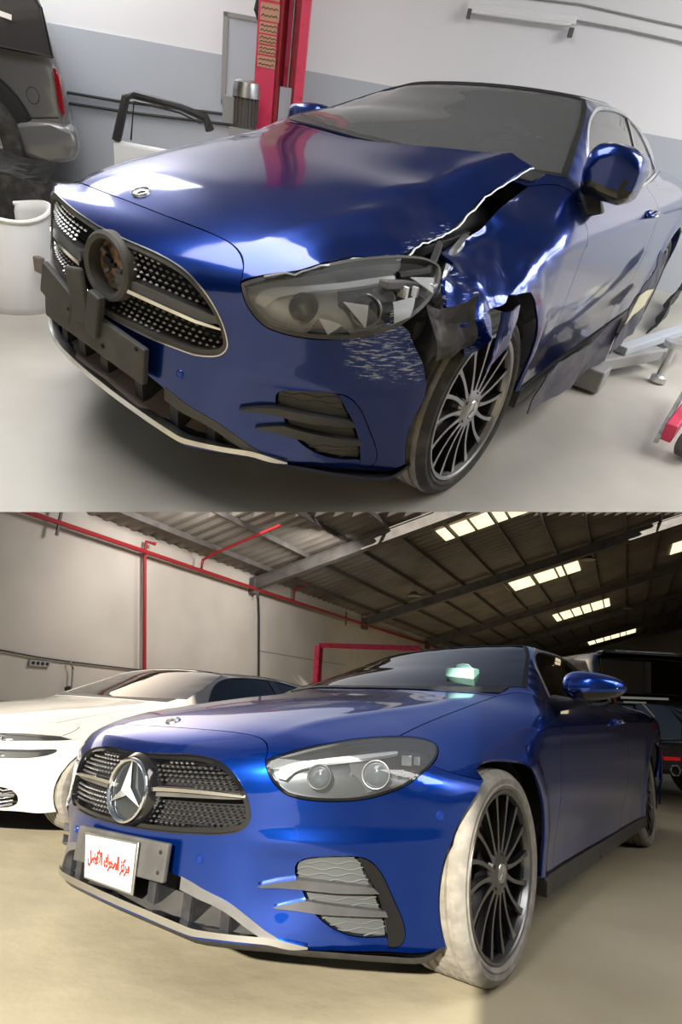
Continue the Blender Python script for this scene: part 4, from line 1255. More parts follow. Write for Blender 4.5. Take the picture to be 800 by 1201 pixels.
def slab(name, x0, x1, y0, y1, z0, z1, m_, MM=None, kind='structure', **k):
    b = MB_().box(((x0+x1)/2, (y0+y1)/2, (z0+z1)/2), (x1-x0, y1-y0, z1-z0))
    return b.build(name, m_, None, MM, kind=kind, **k)
fb = slab('floor', -60, 5, -30, 22, FZ-.3, FZ, M['floor_b'])
P1 = np.array([-5.102, -10.211, 4.5]); WD = np.array([-.984, -.179, 0.]); NW = np.array([-.179, .984, 0.])
def wp(u, z, h=0.0): return Vector(P1+WD*u+NW*h+np.array([0, 0, z-4.5]))
def rp(u, h, dz=0.0): return wp(u, 4.5+.30*h+dz, h)
def wallbox(name, u0, u1, z0, z1, h0, h1, m_, parent=None, kind=None, clip=True, **k):
    c = [wp(u, z, h) for z in (z0, z1) for h in (h0, h1) for u in (u0, u1)]
    b = MB_().add(c, [(0,2,3,1), (4,5,7,6), (0,1,5,4), (2,6,7,3), (0,4,6,2), (1,3,7,5)])
    return b.build(name, m_, parent, kind=kind, **k)
w = wallbox('wall_left', -9, 62, FZ, 4.50, -.25, 0, M['wall_b'], kind='structure'); clip_seam(w, False)
w = wallbox('baseboard_left', -9, 62, FZ, .55, 0, .012, M['wall_b_dado'], kind='structure')
wallbox('wall_back', 62, 62.3, FZ, 11, 0, 30, M['wall_b'], kind='structure')
w = wallbox('wall_right', -9, 62, FZ, 4.0, 26, 26.3, M['wall_b'], kind='structure'); clip_seam(w, False)
# front wall behind the camera, right of the open gate
jamb = CAM_LOC[:2]+SUN_AZ*1.25+np.array([-.70, .61])*0.0
jy = float(CAM_LOC[1]+SUN_AZ[1]/SUN_AZ[0]*(3.3-CAM_LOC[0]))
slab('wall_front', 3.3, 3.5, jy, 22, FZ, 9.5, M['wall_b'])
slab('wall_front', 3.3, 3.5, -30, -5.5, FZ, 9.5, M['wall_b'])
slab('wall_front', 3.3, 3.5, -5.5, jy, 4.6, 9.5, M['wall_b'])
# roof: corrugated sheet on two slopes
us = []; u = -9
rb = MB_(); nU = 640
vs = []; fs = []
for i in range(nU+1):
    u = -9+71*i/nU; dz = .035*(1 if (i % 4) in (0, 1) else -1)
    vs += [rp(u, -.1, dz), rp(u, 16, dz), wp(u, 4.5+.30*16-.30*10.5+dz, 26.5)]
for i in range(nU):
    for k in range(2): fs.append((i*3+k, (i+1)*3+k, (i+1)*3+k+1, i*3+k+1))
o = mobj('ceiling', vs, fs, M['roof_sheet'], None, smooth=False, kind='structure'); clip_seam(o, False)
ceil_o = o
nr = Vector(R_B[0])*.874-Vector(R_B[2])*.486
o = mobj('ceiling', vs, fs, M['roof_sheet'], None, smooth=False, kind='structure')
clip_plane(o, Vector(CAM_LOC)+nr*1.0, nr); clip_plane(o, Vector(CAM_LOC), -Vector(R_B[1]))
nl_ = -Vector(R_B[0])*.874-Vector(R_B[2])*.486
o = mobj('ceiling', vs, fs, M['roof_sheet'], None, smooth=False, kind='structure')
clip_plane(o, Vector(CAM_LOC)+nl_*1.0, nl_); clip_plane(o, Vector(CAM_LOC), -Vector(R_B[1]))
o = wallbox('wall_right', -9, 62, FZ, 9.2, 26.3, 26.5, M['wall_b'], kind='structure'); clip_plane(o, Vector(CAM_LOC)+nr*1.0, nr)
for h in np.arange(.7, 16, 1.28):
    b = MB_().bar(rp(-8, h, -.13), rp(61, h, -.13), .06, .14, up=(0, 0, 1)); o = b.build('purlin', M['steel_dark'], ceil_o)
    clip_seam(o, False)
for u in (-2.5, 6.84, 16.16, 26, 36, 46, 56):
    b = MB_().bar(rp(u, 0, -.38), rp(u, 16, -.38), .16, .34); b.bar(rp(u, 0, -.22), rp(u, 16, -.22), .26, .03); b.bar(rp(u, 0, -.56), rp(u, 16, -.56), .26, .03)
    b.bar(rp(u, 16, -.38), wp(u, 4.5+.3*16-.3*10-.38, 26), .16, .34)
    o = b.build('rafter', M['steel_dark'], ceil_o); clip_seam(o, False)
    if u > 0:
        o = MB_().box(wp(u, 4.1, .12), (.24, .24, .5)).build('rafter_bracket', M['steel_dark'], ceil_o); clip_seam(o, False)
# skylight strips, three panes each
for (u0, h0, du, hw) in ((9.2, 5.35, 1.25, 3.2), (19.8, 5.95, 2.0, 3.1), (32.4, 6.65, 3.0, 3.4), (51.5, 7.7, 4.2, 4.1), (22.5, 12.9, 2.2, 3)):
    if u0 == 9.2: u0 = 9.4
    for k in range(3):
        ha = h0+k*hw/3+.05; hb = h0+(k+1)*hw/3-.05
        q = [rp(u0-du/2, ha, -.075), rp(u0+du/2, ha, -.075), rp(u0+du/2, hb, -.075), rp(u0-du/2, hb, -.075)]
        b = MB_().add([*q, *[v+Vector((0, 0, .02)) for v in q]], [(0,1,2,3), (7,6,5,4), (0,4,5,1), (1,5,6,2), (2,6,7,3), (3,7,4,0)])
        o = b.build('skylight_pane', M['skylight'], ceil_o); clip_seam(o, False)
        if len(o.data.polygons) == 0: bpy.data.objects.remove(o)
# sprinkler main and branches
def pipe_thing(name, pts, r, m_, label, cat_, group=None, n=8):
    o = MB_().tube(pts, r, n).build(name, m_, None, smooth=True); tag(o, label, cat_, group); return o
pm = pipe_thing('sprinkler_pipe', [wp(-1.7, 4.02, .22), wp(7, 4.0, .22), wp(14, 4.02, .22), wp(27, 4.1, .22), wp(40, 4.1, .22)], .055, M['red_dark'], 'long dark red sprinkler pipe running along the top of the left wall', 'pipe')
for u in (6.92, 13.86, -.8):
    MB_().bar(wp(u, 4.3, .22), wp(u, 3.75, .22), .05).build('pipe_hanger', M['steel_dark'], pm)
o = MB_().tube([wp(4.0, 4.02, .22), wp(4.0, 4.30, .22), wp(3.95, 4.45, .6), wp(3.6, 5.0, 2.8)], .04, 8).build('branch_pipe', M['red_dark'], pm, smooth=True)
clip_seam(o, False)
MB_().tube([wp(9.3, 4.02, .22), wp(9.3, 4.45, .22), wp(9.2, 4.6, .8)], .04, 8).build('branch_pipe', M['red_dark'], pm, smooth=True)
vp = pipe_thing('wall_riser', [wp(2.0, 4.25, .30), wp(1.82, 4.28, .16), wp(1.84, 4.0, .14), wp(2.5, .75, .14)], .045, M['red_dark'], 'vertical red riser pipe on the left wall behind the white car', 'pipe')
pipe_thing('wall_conduit', [wp(7.21, 4.0, .06), wp(7.4, 3.2, .06), wp(7.75, 1.0, .06)], .03, M['cable'], 'thin black conduit dropping down the left wall below the rafter', 'conduit')
pipe_thing('wall_cable', [wp(-2.2, 1.47, .04), wp(-1.37, 1.43, .04), wp(-.6, 1.37, .04), wp(.13, 1.34, .04), wp(2.0, 1.30, .04), wp(4.21, 1.28, .04), wp(7.62, 1.33, .04)], .016, M['cable'], 'thin cable strung along the left wall above the grey band', 'cable')
wallbox('trim_1', 7.62, 14.5, 2.18, 2.21, 0, .012, M['socket'], kind='structure')
so_ = wallbox('wall_socket', -.72, -.24, 1.20, 1.31, .0, .05, M['socket'])
tag(so_, 'grey row of sockets on the left wall above the white hood', 'socket')
for k in range(4): wallbox('socket_outlet', -.68+.11*k, -.61+.11*k, 1.225, 1.285, .05, .054, M['dark'], so_)
pipe_thing('drain_hose', [wp(.20, 1.36, .1), wp(.30, 1.2, .1), wp(.34, .9, .1), wp(.42, .4, .1)], .022, M['socket'], 'grey hose hanging on the left wall behind the white car', 'hose')
pipe_thing('black_post', [wp(.16, .84, .18), wp(.34, .40, .2)], .06, M['cable'], 'short black leaning post behind the white hood', 'post')
o = wallbox('fire_cabinet', 1.28, 1.80, .55, .86, .14, .37, M['red_paint'])
tag(o, 'small red metal cabinet at the foot of the red riser pipe', 'cabinet')
o = wallbox('cabinet_lip', 1.26, 1.82, .84, .87, .0, .28, M['red_dark'], o)
t_ = MB_().lathe([(.20,-.10),(.34,-.12),(.38,-.08),(.40,0),(.38,.08),(.34,.12),(.20,.10),(.20,-.10)], wp(2.35, .55, .5), (0, 0, 1), 36)
o = t_.build('spare_tyre', M['tyre'], None, smooth=True); tag(o, 'black spare tyre lying by the wall beside the small red cabinet', 'tyre')
MB_().lathe([(0,0),(.2,0)], wp(2.35, .55, .5), (0, 0, 1), 24).build('tyre_board', M['steel_dark'], o)
MB_().box(wp(2.35, .22, .5), (.5, .5, .40)).build('tyre_stand', M['steel_dark'], o)
# round lamps under the roof
for (u, h, lab) in ((13.6, 3.2, 'dark round lamp hanging under the roof left of the skylights'), (16.9, 9.5, 'dark round lamp under the roof between the first two skylights'), (33.5, 11.0, 'dark round lamp far back on the right part of the roof')):
    c = rp(u, h, -.55)
    o = MB_().lathe([(0,.10),(.12,.10),(.16,.05),(.30,-.02),(.31,-.06),(0,-.06)], c, (0, 0, 1), 24).build('highbay_lamp', M['steel_dark'], None, smooth=True)
    tag(o, lab, 'lamp', 'round lamps under the workshop roof')
    MB_().tube([c+Vector((0, 0, .1)), c+Vector((0, 0, .5))], .015, 6).build('lamp_rod', M['steel_dark'], o)
    MB_().lathe([(0,-.065),(.27,-.065)], c, (0, 0, 1), 24).build('lamp_diffuser', mat('lamp_diffuser', (.30, .28, .24), .4), o)
# red two-post lift behind the white car
lf = empty('car_lift', MB, (-7.8, -5.55, FZ), 'red two post car lift standing behind the white car', 'lift')
LP = [np.array([-7.7, -5.6]), np.array([-8.75, -3.93])]
Li = np.array([-7.8, -5.55, FZ])
q0 = Vector((*LP[0], FZ))-Vector(Li); q1 = Vector((*LP[1], FZ))-Vector(Li)
MB_().bar(q0+Vector((0,0,0)), q0+Vector((0,0,1.85)), .13, .13, up=(1,0,0)).build('post', M['red_paint'], lf, bevel=.01)
MB_().bar(q1+Vector((0,0,0)), q1+Vector((0,0,1.88)), .13, .13, up=(1,0,0)).build('post', M['red_paint'], lf, bevel=.01)
MB_().bar(q0+Vector((0,0,1.85)), q1+Vector((0,0,1.88)), .09, .10).build('top_beam', M['red_paint'], lf, bevel=.01)
for q in (q0, q1): MB_().box(q+Vector((0,0,.02)), (.4,.4,.03)).build('foot_plate', M['red_paint'], lf)

# ================================================================== UPPER WORKSHOP (frame MA)
AZ = -.012
M['floor_a'] = mat('polished_concrete', (.40, .38, .34), .40, noise=(1.3, (.53, .51, .465), .38, .66), bump=(3, .06, .02))
M['wall_white'] = mat('white_wall_paint', (.80, .81, .84), .8, noise=(.5, (.76, .77, .81), .4, .7))
M['wall_grey'] = mat('blue_grey_wall_paint', (.46, .50, .56), .7, noise=(.5, (.43, .47, .53), .4, .7))
M['deck_under'] = mat('deck_underside', (.05, .048, .045), .8)
CA = np.array([1.917, 1.509, 1.159]); FA = np.array([-.877, -.481, 0.]); SA = np.array([-.481, .877, 0.])
def ap(s, d, z): v = CA*np.array([1,1,0])+SA*s+FA*d; return Vector((v[0], v[1], z))
def abox(name, s0, s1, d0, d1, z0, z1, m_, parent=None, kind=None, MM=None, **k):
    c = [ap(s, d, z) for z in (z0, z1) for d in (d0, d1) for s in (s0, s1)]
    if parent is not None:
        Li_ = parent.matrix_world.inverted() @ MA
        c = [Li_ @ v for v in c]
    b = MB_().add(c, [(0,2,3,1), (4,5,7,6), (0,1,5,4), (2,6,7,3), (0,4,6,2), (1,3,7,5)])
    return b.build(name, m_, parent, None if parent is not None else MA, kind=kind, **k)
WDIST = 6.3
fp = [(-1.0, .8), (-4.2, 6.3), (5.5, 6.3), (5.5, -2), (1.0, -2)]
nf = len(fp)
b = MB_().add([ap(s, d, AZ) for s, d in fp]+[ap(s, d, AZ-.12) for s, d in fp], [tuple(range(nf)), tuple(range(nf, 2*nf))[::-1]]+[(i, (i+1) % nf, nf+(i+1) % nf, nf+i) for i in range(nf)])
o = b.build('floor', M['floor_a'], None, MA, kind='structure'); clip_seam(o, True)
o = abox('wall_back', -5.8, 5.5, WDIST, WDIST+.2, AZ, 3.2, M['wall_white'], kind='structure')
abox('trim_2', -5.6, 5.5, WDIST-.006, WDIST, AZ, 1.172, M['wall_grey'], kind='structure')
o = abox('wall_left', -5.8, -5.6, 4.4, WDIST, AZ, 3.2, M['wall_white'], kind='structure'); clip_seam(o, True)
o = abox('wall_right', 5.5, 5.7, -2, WDIST, AZ, 3.2, M['wall_white'], kind='structure'); clip_seam(o, True)
M['ceiling_a'] = mat('dark_ceiling_board', (.16, .165, .17), .8)
cp = [(-2.2, .22), (-.06, 1.05), (5.7, 3.2), (5.7, WDIST+.2), (-5.8, WDIST+.2), (-5.8, 4.2), (-3.6, 2.5)]
nc = len(cp)
MB_().add([ap(s, d, 3.12) for s, d in cp]+[ap(s, d, 3.25) for s, d in cp], [tuple(range(nc)), tuple(range(nc, 2*nc))[::-1]]+[(i, (i+1) % nc, nc+(i+1) % nc, nc+i) for i in range(nc)]).build('ceiling', M['ceiling_a'], None, MA, kind='structure')
for i, (lx, ly) in enumerate(A_FILL_LAMPS):  # made-up fixtures with glowing faces for the added fill lamps
    r_ = empty('added_ceiling_light', MA, (lx, ly, 3.12), ['added ceiling lamp above the front of the damaged car', 'added ceiling lamp farthest out to the left of the damaged car', 'added ceiling lamp over the left side of the damaged car', 'added ceiling lamp over the aisle beside the grey vehicle'][i], 'lamp', 'added ceiling lamps of the upper workshop')
    MB_().box((0, 0, -.03), (2.85, 1.35, .06)).build('added_lamp_tray', M['wall_white'], r_)
    MB_().box((0, 0, -.065), (2.8, 1.3, .01)).build('lamp_diffuser', mat('added_lamp_diffuser', (.9, .9, .9), .5, emit=(1, .99, .97), estr=.8), r_)

# fluorescent fitting and cables on the wall
ft = empty('wall_batten', MA, ap(.66, WDIST-.05, 1.77), 'bare fluorescent batten mounted high on the white wall', 'lamp')
def inA(parent, pts):
    Li_ = parent.matrix_world.inverted() @ MA
    return [Li_ @ Vector(p) for p in pts]
MB_().bar(*inA(ft, [ap(.25, WDIST-.03, 1.765), ap(1.10, WDIST-.03, 1.80)]), .05, .055).build('batten_tray', M['wall_white'], ft, bevel=.008)
MB_().tube(inA(ft, [ap(.28, WDIST-.075, 1.735), ap(1.06, WDIST-.075, 1.765)]), .013, 10).build('fluorescent_tube', mat('tube_glass', (.85,.86,.88), .2), ft, smooth=True)
for s_ in (.27, 1.08): MB_().bar(*inA(ft, [ap(s_, WDIST-.03, 1.72), ap(s_, WDIST-.09, 1.72+.0)]), .03, .06).build('lamp_holder', M['steel_dark'], ft)
MB_().tube(inA(ft, [ap(1.1, WDIST-.03, 1.80), ap(1.5, WDIST-.02, 1.80), ap(2.6, WDIST-.02, 1.77)]), .008, 6).build('lamp_cable', M['socket'], ft)
MB_().tube(inA(ft, [ap(.3, WDIST-.01, 1.86), ap(1.1, WDIST-.01, 1.90), ap(2.6, WDIST-.01, 1.86)]), .008, 6).build('lamp_cable', M['socket'], ft)
def acable(name, pts, r, m_, label, cat_='cable'):
    o = MB_().tube([Vector(p) for p in pts], r, 7).build(name, m_, None, MA, smooth=True); tag(o, label, cat_); return o
acable('wall_cable', [ap(-3.9, WDIST-.03, .66), ap(-3.03, WDIST-.03, .70), ap(-2.6, WDIST-.03, .705), ap(-1.64, WDIST-.03, .755), ap(-.6, WDIST-.03, .77)], .012, M['cable'], 'upper of two black cables along the grey wall band behind the door frame')
acable('wall_cable', [ap(-3.9, WDIST-.03, .60), ap(-3.03, WDIST-.03, .62), ap(-2.4, WDIST-.03, .64), ap(-1.5, WDIST-.03, .69), ap(-.6, WDIST-.03, .70)], .012, M['cable'], 'lower of two black cables along the grey wall band behind the door frame')
acable('wall_cable', [ap(1.2, WDIST-.03, .90), ap(1.87, WDIST-.03, .86), ap(2.4, WDIST-.03, .85), ap(3.4, WDIST-.03, .86)], .010, M['cable'], 'thin cable on the wall right of the damaged car roof')
# notice board
nb = empty('notice_board', MA, ap(-1.5, WDIST-.02, 1.14), 'grey framed board on the wall beside the red lift post', 'board')
abox('board_panel', -1.66, -1.30, WDIST-.03, WDIST-.01, .85, 1.44, M['wall_grey'], nb)
for (s0, s1, z0, z1) in ((-1.68,-1.64,.83,1.46), (-1.32,-1.28,.83,1.46), (-1.68,-1.28,1.43,1.46), (-1.68,-1.28,.83,.86)):
    abox('board_frame', s0, s1, WDIST-.04, WDIST-.008, z0, z1, M['socket'], nb)
acable('hanging_hose', [ap(-1.38, WDIST-.08, 1.62), ap(-1.40, WDIST-.1, 1.5), ap(-1.36, WDIST-.1, 1.42)], .02, M['cable'], 'black hose end hanging above the framed board', 'hose')

# red lift post
D = 5.2
lp = empty('lift_post', MA, ap(-1.0, D, AZ), 'tall red lift post with paper notices behind the damaged hood', 'lift')
abox('post_flange', -1.160, -1.00, D, D+.02, AZ, 2.6, M['red_paint'], lp)
abox('post_web', -1.02, -.99, D, D+.26, AZ, 2.6, M['red_dark'], lp)
abox('post_web', -.90, -.875, D+.06, D+.22, AZ, 2.6, M['red_dark'], lp)
abox('post_back', -1.0, -.84, D+.20, D+.23, AZ, 2.6, M['red_paint'], lp)
abox('post_flange', -.875, -.815, D+.02, D+.06, AZ, 2.6, M['red_paint'], lp)
abox('post_carriage', -.985, -.89, D+.06, D+.16, .70, 1.05, M['wall_grey'], lp)
MB_().tube(inA(lp, [ap(-.935, D+.10, AZ), ap(-.935, D+.10, 2.6)]), .009, 8).build('lift_chain', M['chrome_dull'], lp)
MB_().box(inA(lp, [ap(-1.0, D+.12, AZ+.01)])[0], (.5, .5, .02)).build('foot_plate', M['red_paint'], lp)
M['notice'] = mat('orange_notice', (.55, .30, .20), .7)
zz = 1.50
for k, (hh, w_) in enumerate(((.10, .13), (.065, .12), (.055, .12), (.055, .12), (.07, .125))):
    pn = abox('notice', -1.145, -1.145+w_, D-.004, D, zz-hh, zz-.006, M['notice'], lp)
    rs = random.Random(k)
    for j in range(2):
        zc = zz-.006-hh*(.28+.4*j); pts = []
        for i in range(9): pts.append(ap(-1.137+.112*i/8, D-.006, zc+(.007 if i % 2 else -.005)*rs.uniform(.4, 1.2)))
        MB_().tube(inA(pn, pts) if False else [pn.parent.matrix_world.inverted() @ MA @ p for p in pts], .0022, 4).build('notice_writing', M['dark'], lp)
    zz -= hh+.003
abox('notice', -1.145, -1.02, D-.004, D, 1.51, 1.66, M['notice'], lp)
# electric motor of the lift
mt = empty('hydraulic_motor', MA, ap(-1.19, D-.25, .80), 'silver electric pump motor beside the foot of the red lift post', 'motor')
c0 = inA(mt, [ap(-1.155, D-.25, .86)])[0]
MB_().lathe([(.0,.20),(.05,.20),(.085,.185),(.09,.15),(.092,.10)], c0, (0, 0, 1), 24).build('motor_cap', M['chrome_dull'], mt, smooth=True)
b = MB_()
for k in range(18):
    a = 2*math.pi*k/18; b.box(c0+Vector((.078*math.cos(a), .078*math.sin(a), .02)), (.02, .006, .16), Matrix.Rotation(a, 3, 'Z'))
b.lathe([(.0,.10),(.075,.10),(.075,-.10),(0,-.10)], c0, (0, 0, 1), 20); b.build('motor_body', M['steel_dark'], mt)
abox('terminal_box', -1.30, -1.20, D-.30, D-.20, .80, .95, M['socket'], mt)
abox('pump_tank', -1.24, -1.07, D-.34, D-.16, AZ, .78, M['socket'], mt)

# loose black door frame leaning on a white crate
df = empty('door_frame_part', MA, ap(-1.6, 4.6, AZ), 'loose black door window frame propped up behind the hood', 'car part')
pts = [ap(-1.93, 4.6, .60), ap(-1.86, 4.62, .855), ap(-1.80, 4.62, .875), ap(-1.50, 4.62, .855), ap(-1.33, 4.62, .820), ap(-1.30, 4.6, .76)]
MB_().tube(inA(df, pts), .022, 8, rs=[.030, .026, .024, .020, .026, .030]).build('upper_frame', M['black_plastic'], df, smooth=True)
MB_().tube(inA(df, [ap(-1.83, 4.6, .62), ap(-1.80, 4.6, .84), ap(-1.50, 4.6, .825), ap(-1.36, 4.6, .79)]), .006, 6).build('frame_seal', M['rubber'], df, smooth=True)
abox('lower_panel', -1.95, -1.28, 4.58, 4.66, AZ, .60, M['wall_white'], df, bevel=.02)

# ---- grey sport utility vehicle, rear quarter towards us
sv = empty('grey_suv', MA, ap(-3.6, 5.6, AZ), 'dark grey sport utility vehicle parked at the left wall', 'vehicle')
DS = 4.95
def SP(s, z, dd=0.0): return ap(s, DS+dd, z)
def loft(name, rings, m_, parent, sub=2, bev=None, closed_v=True):
    b = MB_(); n = len(rings[0])
    for r_ in rings: b.v += [tuple(map(float, p)) for p in r_]
    for i in range(len(rings)-1):
        for k in range(n if closed_v else n-1): b.f.append((i*n+k, i*n+(k+1) % n, (i+1)*n+(k+1) % n, (i+1)*n+k))
    if closed_v: b.f += [tuple(range(n))[::-1], tuple((len(rings)-1)*n+k for k in range(n))]
    o = b.build(name, m_, parent, smooth=True, sharp=60)
    if sub:
        md = o.modifiers.new('sub', 'SUBSURF'); md.levels = sub; md.render_levels = sub
    return o
# side profile (s, z) from rear bumper up over the roof, extruded back with tumblehome
prof = [(-2.42,.40),(-2.40,.60),(-2.42,.80),(-2.46,.98),(-2.56,1.22),(-2.70,1.52),(-2.95,1.66),(-4.0,1.72),(-5.2,1.70),(-5.2,.95),(-5.2,.35),(-3.2,.33),(-2.6,.34)]
def tum(z): return .03*max(0, z-.9)+.34*max(0, z-.98)**1.2
rings = []
for (dd, ins) in ((.0, .06), (.04, .0), (.9, .44), (1.86, .95), (1.9, 1.0)):
    r_ = []
    for (s, z) in prof:
        t_ = tum(z); d_ = dd+t_ if dd < .5 else (dd-t_ if dd > 1.5 else dd)
        s2 = s-ins if s > -4 else s
        r_.append(inA(sv, [SP(s2, z, d_)])[0])
    rings.append(r_)
loft('body', rings, M['suv_grey'], sv, 2)
# side glass with label
gq = [(-2.475,.985),(-2.56,1.24),(-2.80,1.50),(-3.6,1.56),(-3.6,1.0)]
b = MB_(); qs = inA(sv, [SP(s, z, tum(z)-.035) for s, z in gq]); b.add(qs, [(0,1,2,3,4)]); gw = b.build('side_window', M['tinted'], sv)
b = MB_(); qs2 = inA(sv, [SP(-2.60-(.02 if i else 0)+s*0, z, tum(z)-.012) for i, (s, z) in enumerate(gq)])
b = MB_().tube(inA(sv, [SP(s, z, tum(z)-.035) for s, z in gq]+[SP(*gq[0], tum(gq[0][1])-.035)]), .010, 6); b.build('window_seal', M['black_gloss'], gw, smooth=True)
MB_().add(inA(sv, [SP(-2.90, 1.165, tum(1.165)-.045), SP(-2.75, 1.145, tum(1.145)-.045), SP(-2.75, 1.175, tum(1.175)-.045), SP(-2.90, 1.195, tum(1.195)-.045)]), [(0,1,2,3)]).build('window_sticker', M['plate_white'], gw)
# tail light, fuel flap, bumper
b = MB_(); tl = [(-2.435,.66),(-2.450,.88),(-2.475,.93),(-2.495,.92),(-2.48,.70),(-2.455,.65)]
fr = inA(sv, [SP(s, z, -.012) for s, z in tl]); bkp = inA(sv, [SP(s-.07, z, .16) for s, z in tl]); n = len(tl)
b.add(fr+bkp, [tuple(range(n))]+[(i, (i+1) % n, n+(i+1) % n, n+i) for i in range(n)]); b.build('tail_light', M['red_lens'], sv, bevel=.008)
MB_().tube(inA(sv, [SP(-2.66+.045*math.cos(a), .74+.05*math.sin(a), -.004) for a in np.linspace(0, 2*math.pi, 20)]), .0025, 4, cap=False).build('fuel_flap', M['dark'], sv, smooth=True)
rings = []
for (dd, e) in ((-.04, .03), (.02, .0), (1.86, .0), (1.92, .03)):
    rings.append([inA(sv, [SP(s-.5*dd, z, dd)])[0] for (s, z) in ((-2.36+(-e),.36+e), (-2.33-e,.46), (-2.35-e,.60-e), (-2.48,.62), (-2.95,.58), (-2.95,.33), (-2.55,.32))])
loft('rear_bumper', rings, M['suv_grey'], sv, 2)
MB_().tube(inA(sv, [SP(-2.48, .635, -.02), SP(-2.70, .60, -.012), SP(-2.95, .62, -.008)]), .004, 5).build('panel_gap', M['dark'], sv, smooth=True)
wc = inA(sv, [SP(-3.13, .375, .02)])[0]
arch_r = .455
nA = Vector(FA)
b = MB_()
ax_ = (sv.matrix_world.to_3x3().inverted() @ MA.to_3x3()) @ Vector(FA)
b.lathe([(0,-.035),(arch_r,-.035),(arch_r+.02,-.02),(arch_r+.03,.03)], wc, ax_, 40); b.build('wheel_arch', M['dark'], sv, smooth=True)
b = MB_().lathe([(.24,-.10),(.27,-.125),(.34,-.125),(.375,-.10),(.378,-.06),(.375,.12),(.24,.12)], wc, ax_, 48)
tw = b.build('tyre', M['tyre'], sv, smooth=True)
b = MB_().lathe([(0,-.075),(.06,-.078),(.08,-.06),(.20,-.05),(.23,-.10),(.245,-.105),(.245,-.02)], wc, ax_, 40)
rw_ = b.build('wheel', M['chrome_dull'], sv, smooth=True)
X_ = ax_.cross(Vector((0,0,1))).normalized()
for k in range(6):
    a = 2*math.pi*k/6; e = X_*math.cos(a)+Vector((0,0,1))*math.sin(a)
    MB_().bar(wc+e*.05-ax_*.09, wc+e*.235-ax_*.105, .05, .03, up=tuple(ax_)).build('spoke', M['chrome_dull'], rw_, bevel=.008)

# ---- white bumper shell bottom left and black debris
wb = empty('white_bumper', MA, ap(-1.75, 2.95, AZ), 'white upright plastic bumper shell on the floor at the left edge', 'car part')
rings = []
for i, z in enumerate((AZ, .06, .14, .26, .36, .435)):
    k = [.86, .95, 1, .98, .93, .90][i]; r_ = []
    for a in np.linspace(-math.pi*.62, math.pi*.62, 18):
        rr = .205*k; r_.append(inA(wb, [ap(-1.80+rr*1.0*math.cos(a-math.pi*.0), 3.0+rr*math.sin(a), z+(.02*math.sin(a*2) if i == 5 else 0))])[0])
    rings.append(r_)
o = loft('shell', rings, M['white_shell'] if 'white_shell' in M else M['wall_white'], wb, 1, closed_v=False)
md = o.modifiers.new('th', 'SOLIDIFY'); md.thickness = .012
MB_().tube(rings[-1], .010, 6).build('rim', M['plate_white'], wb, smooth=True)
MB_().box(inA(wb, [ap(-1.60, 2.86, .245)])[0], (.03, .05, .07)).build('clip', M['brown_plastic'], wb, bevel=.004)
def crumpled_sheet(name, quad, nu, nv, amp, freq, seed, m_, MM, label, cat_, parent=None, thick=.004, sag=0.0):
    Q = [np.array(q) for q in quad]; vs = []; fs = []
    for j in range(nv+1):
        for i in range(nu+1):
            u, v = i/nu, j/nv
            p = (1-u)*((1-v)*Q[0]+v*Q[3])+u*((1-v)*Q[1]+v*Q[2]); p = p-np.array([0, 0, sag*4*u*(1-u)])
            vs.append(p)
    V = np.array(vs); V = V+crum(V, amp, freq, seed)
    for j in range(nv):
        for i in range(nu): fs.append((j*(nu+1)+i, j*(nu+1)+i+1, (j+1)*(nu+1)+i+1, (j+1)*(nu+1)+i))
    o = mobj(name, V, fs, m_, parent, None if parent else MM, smooth=False)
    if thick: md = o.modifiers.new('th', 'SOLIDIFY'); md.thickness = thick
    if label: tag(o, label, cat_)
    return o
crumpled_sheet('black_liner', [tuple(ap(-2.62, 3.75, .44)), tuple(ap(-1.95, 3.65, .48)), tuple(ap(-1.92, 3.7, .57)), tuple(ap(-2.62, 3.8, .56))], 10, 4, .025, 9, 11, M['black_plastic'], MA, 'black torn wheel liner lying between the grey vehicle and the white bumper shell', 'car part')
crumpled_sheet('black_liner', [tuple(ap(-2.70, 4.15, .03)), tuple(ap(-2.15, 4.05, .03)), tuple(ap(-2.10, 4.1, .38)), tuple(ap(-2.70, 4.2, .36))], 8, 6, .02, 8, 17, M['inside'], MA, 'dark heap of torn plastic under the grey vehicle at the left edge', 'car part')

# ---- damaged coupe wrapping, lift arm and scraps at its left side
M['film'] = mat('dark_wrapping_film', (.03, .03, .045), .18, .1, coat=.8, noise=(6, (.12, .12, .14), .45, .65))
M['film_clear'] = mat('clear_wrapping_film', (.012, .012, .035), .4, 0, coat=.2, alpha=.93, noise=(8, (.05, .05, .075), .5, .65))
crumpled_sheet('torn_film', [(-.42,.97,.17), (-1.62,1.00,.13), (-1.70,.985,.36), (-.50,.985,.32)], 40, 8, .012, 9, 31, M['film_clear'], MA, 'dark torn protective film hanging along the sill of the damaged car', 'film')
crumpled_sheet('torn_film', [(-1.50,1.02,.20), (-2.05,1.03,.22), (-2.34,1.0,.62), (-2.16,.985,.66)], 20, 24, .010, 12, 37, M['film_clear'], MA, 'crumpled film strip rising in front of the rear wheel of the damaged car', 'film')
crumpled_sheet('cardboard_scrap', [(-1.58,1.03,.36), (-1.90,1.05,.40), (-2.0,1.04,.48), (-1.74,1.03,.47)], 8, 4, .006, 9, 39, mat('pale_cardboard', (.55, .53, .38), .8), MA, 'pale yellow scrap caught in the film near the rear wheel', 'scrap')
la = empty('vehicle_lift', MA, (-1.6, 1.0, AZ), 'grey lift arm with a steel pad under the sill of the damaged car', 'lift arm')
def LA(x, y, z): return Vector((x+1.6, y-1.0, z-AZ))
MB_().bar(LA(-1.15, .72, .07), LA(-2.30, 1.16, .09), .11, .07).build('arm_beam', M['socket'], la, bevel=.008)
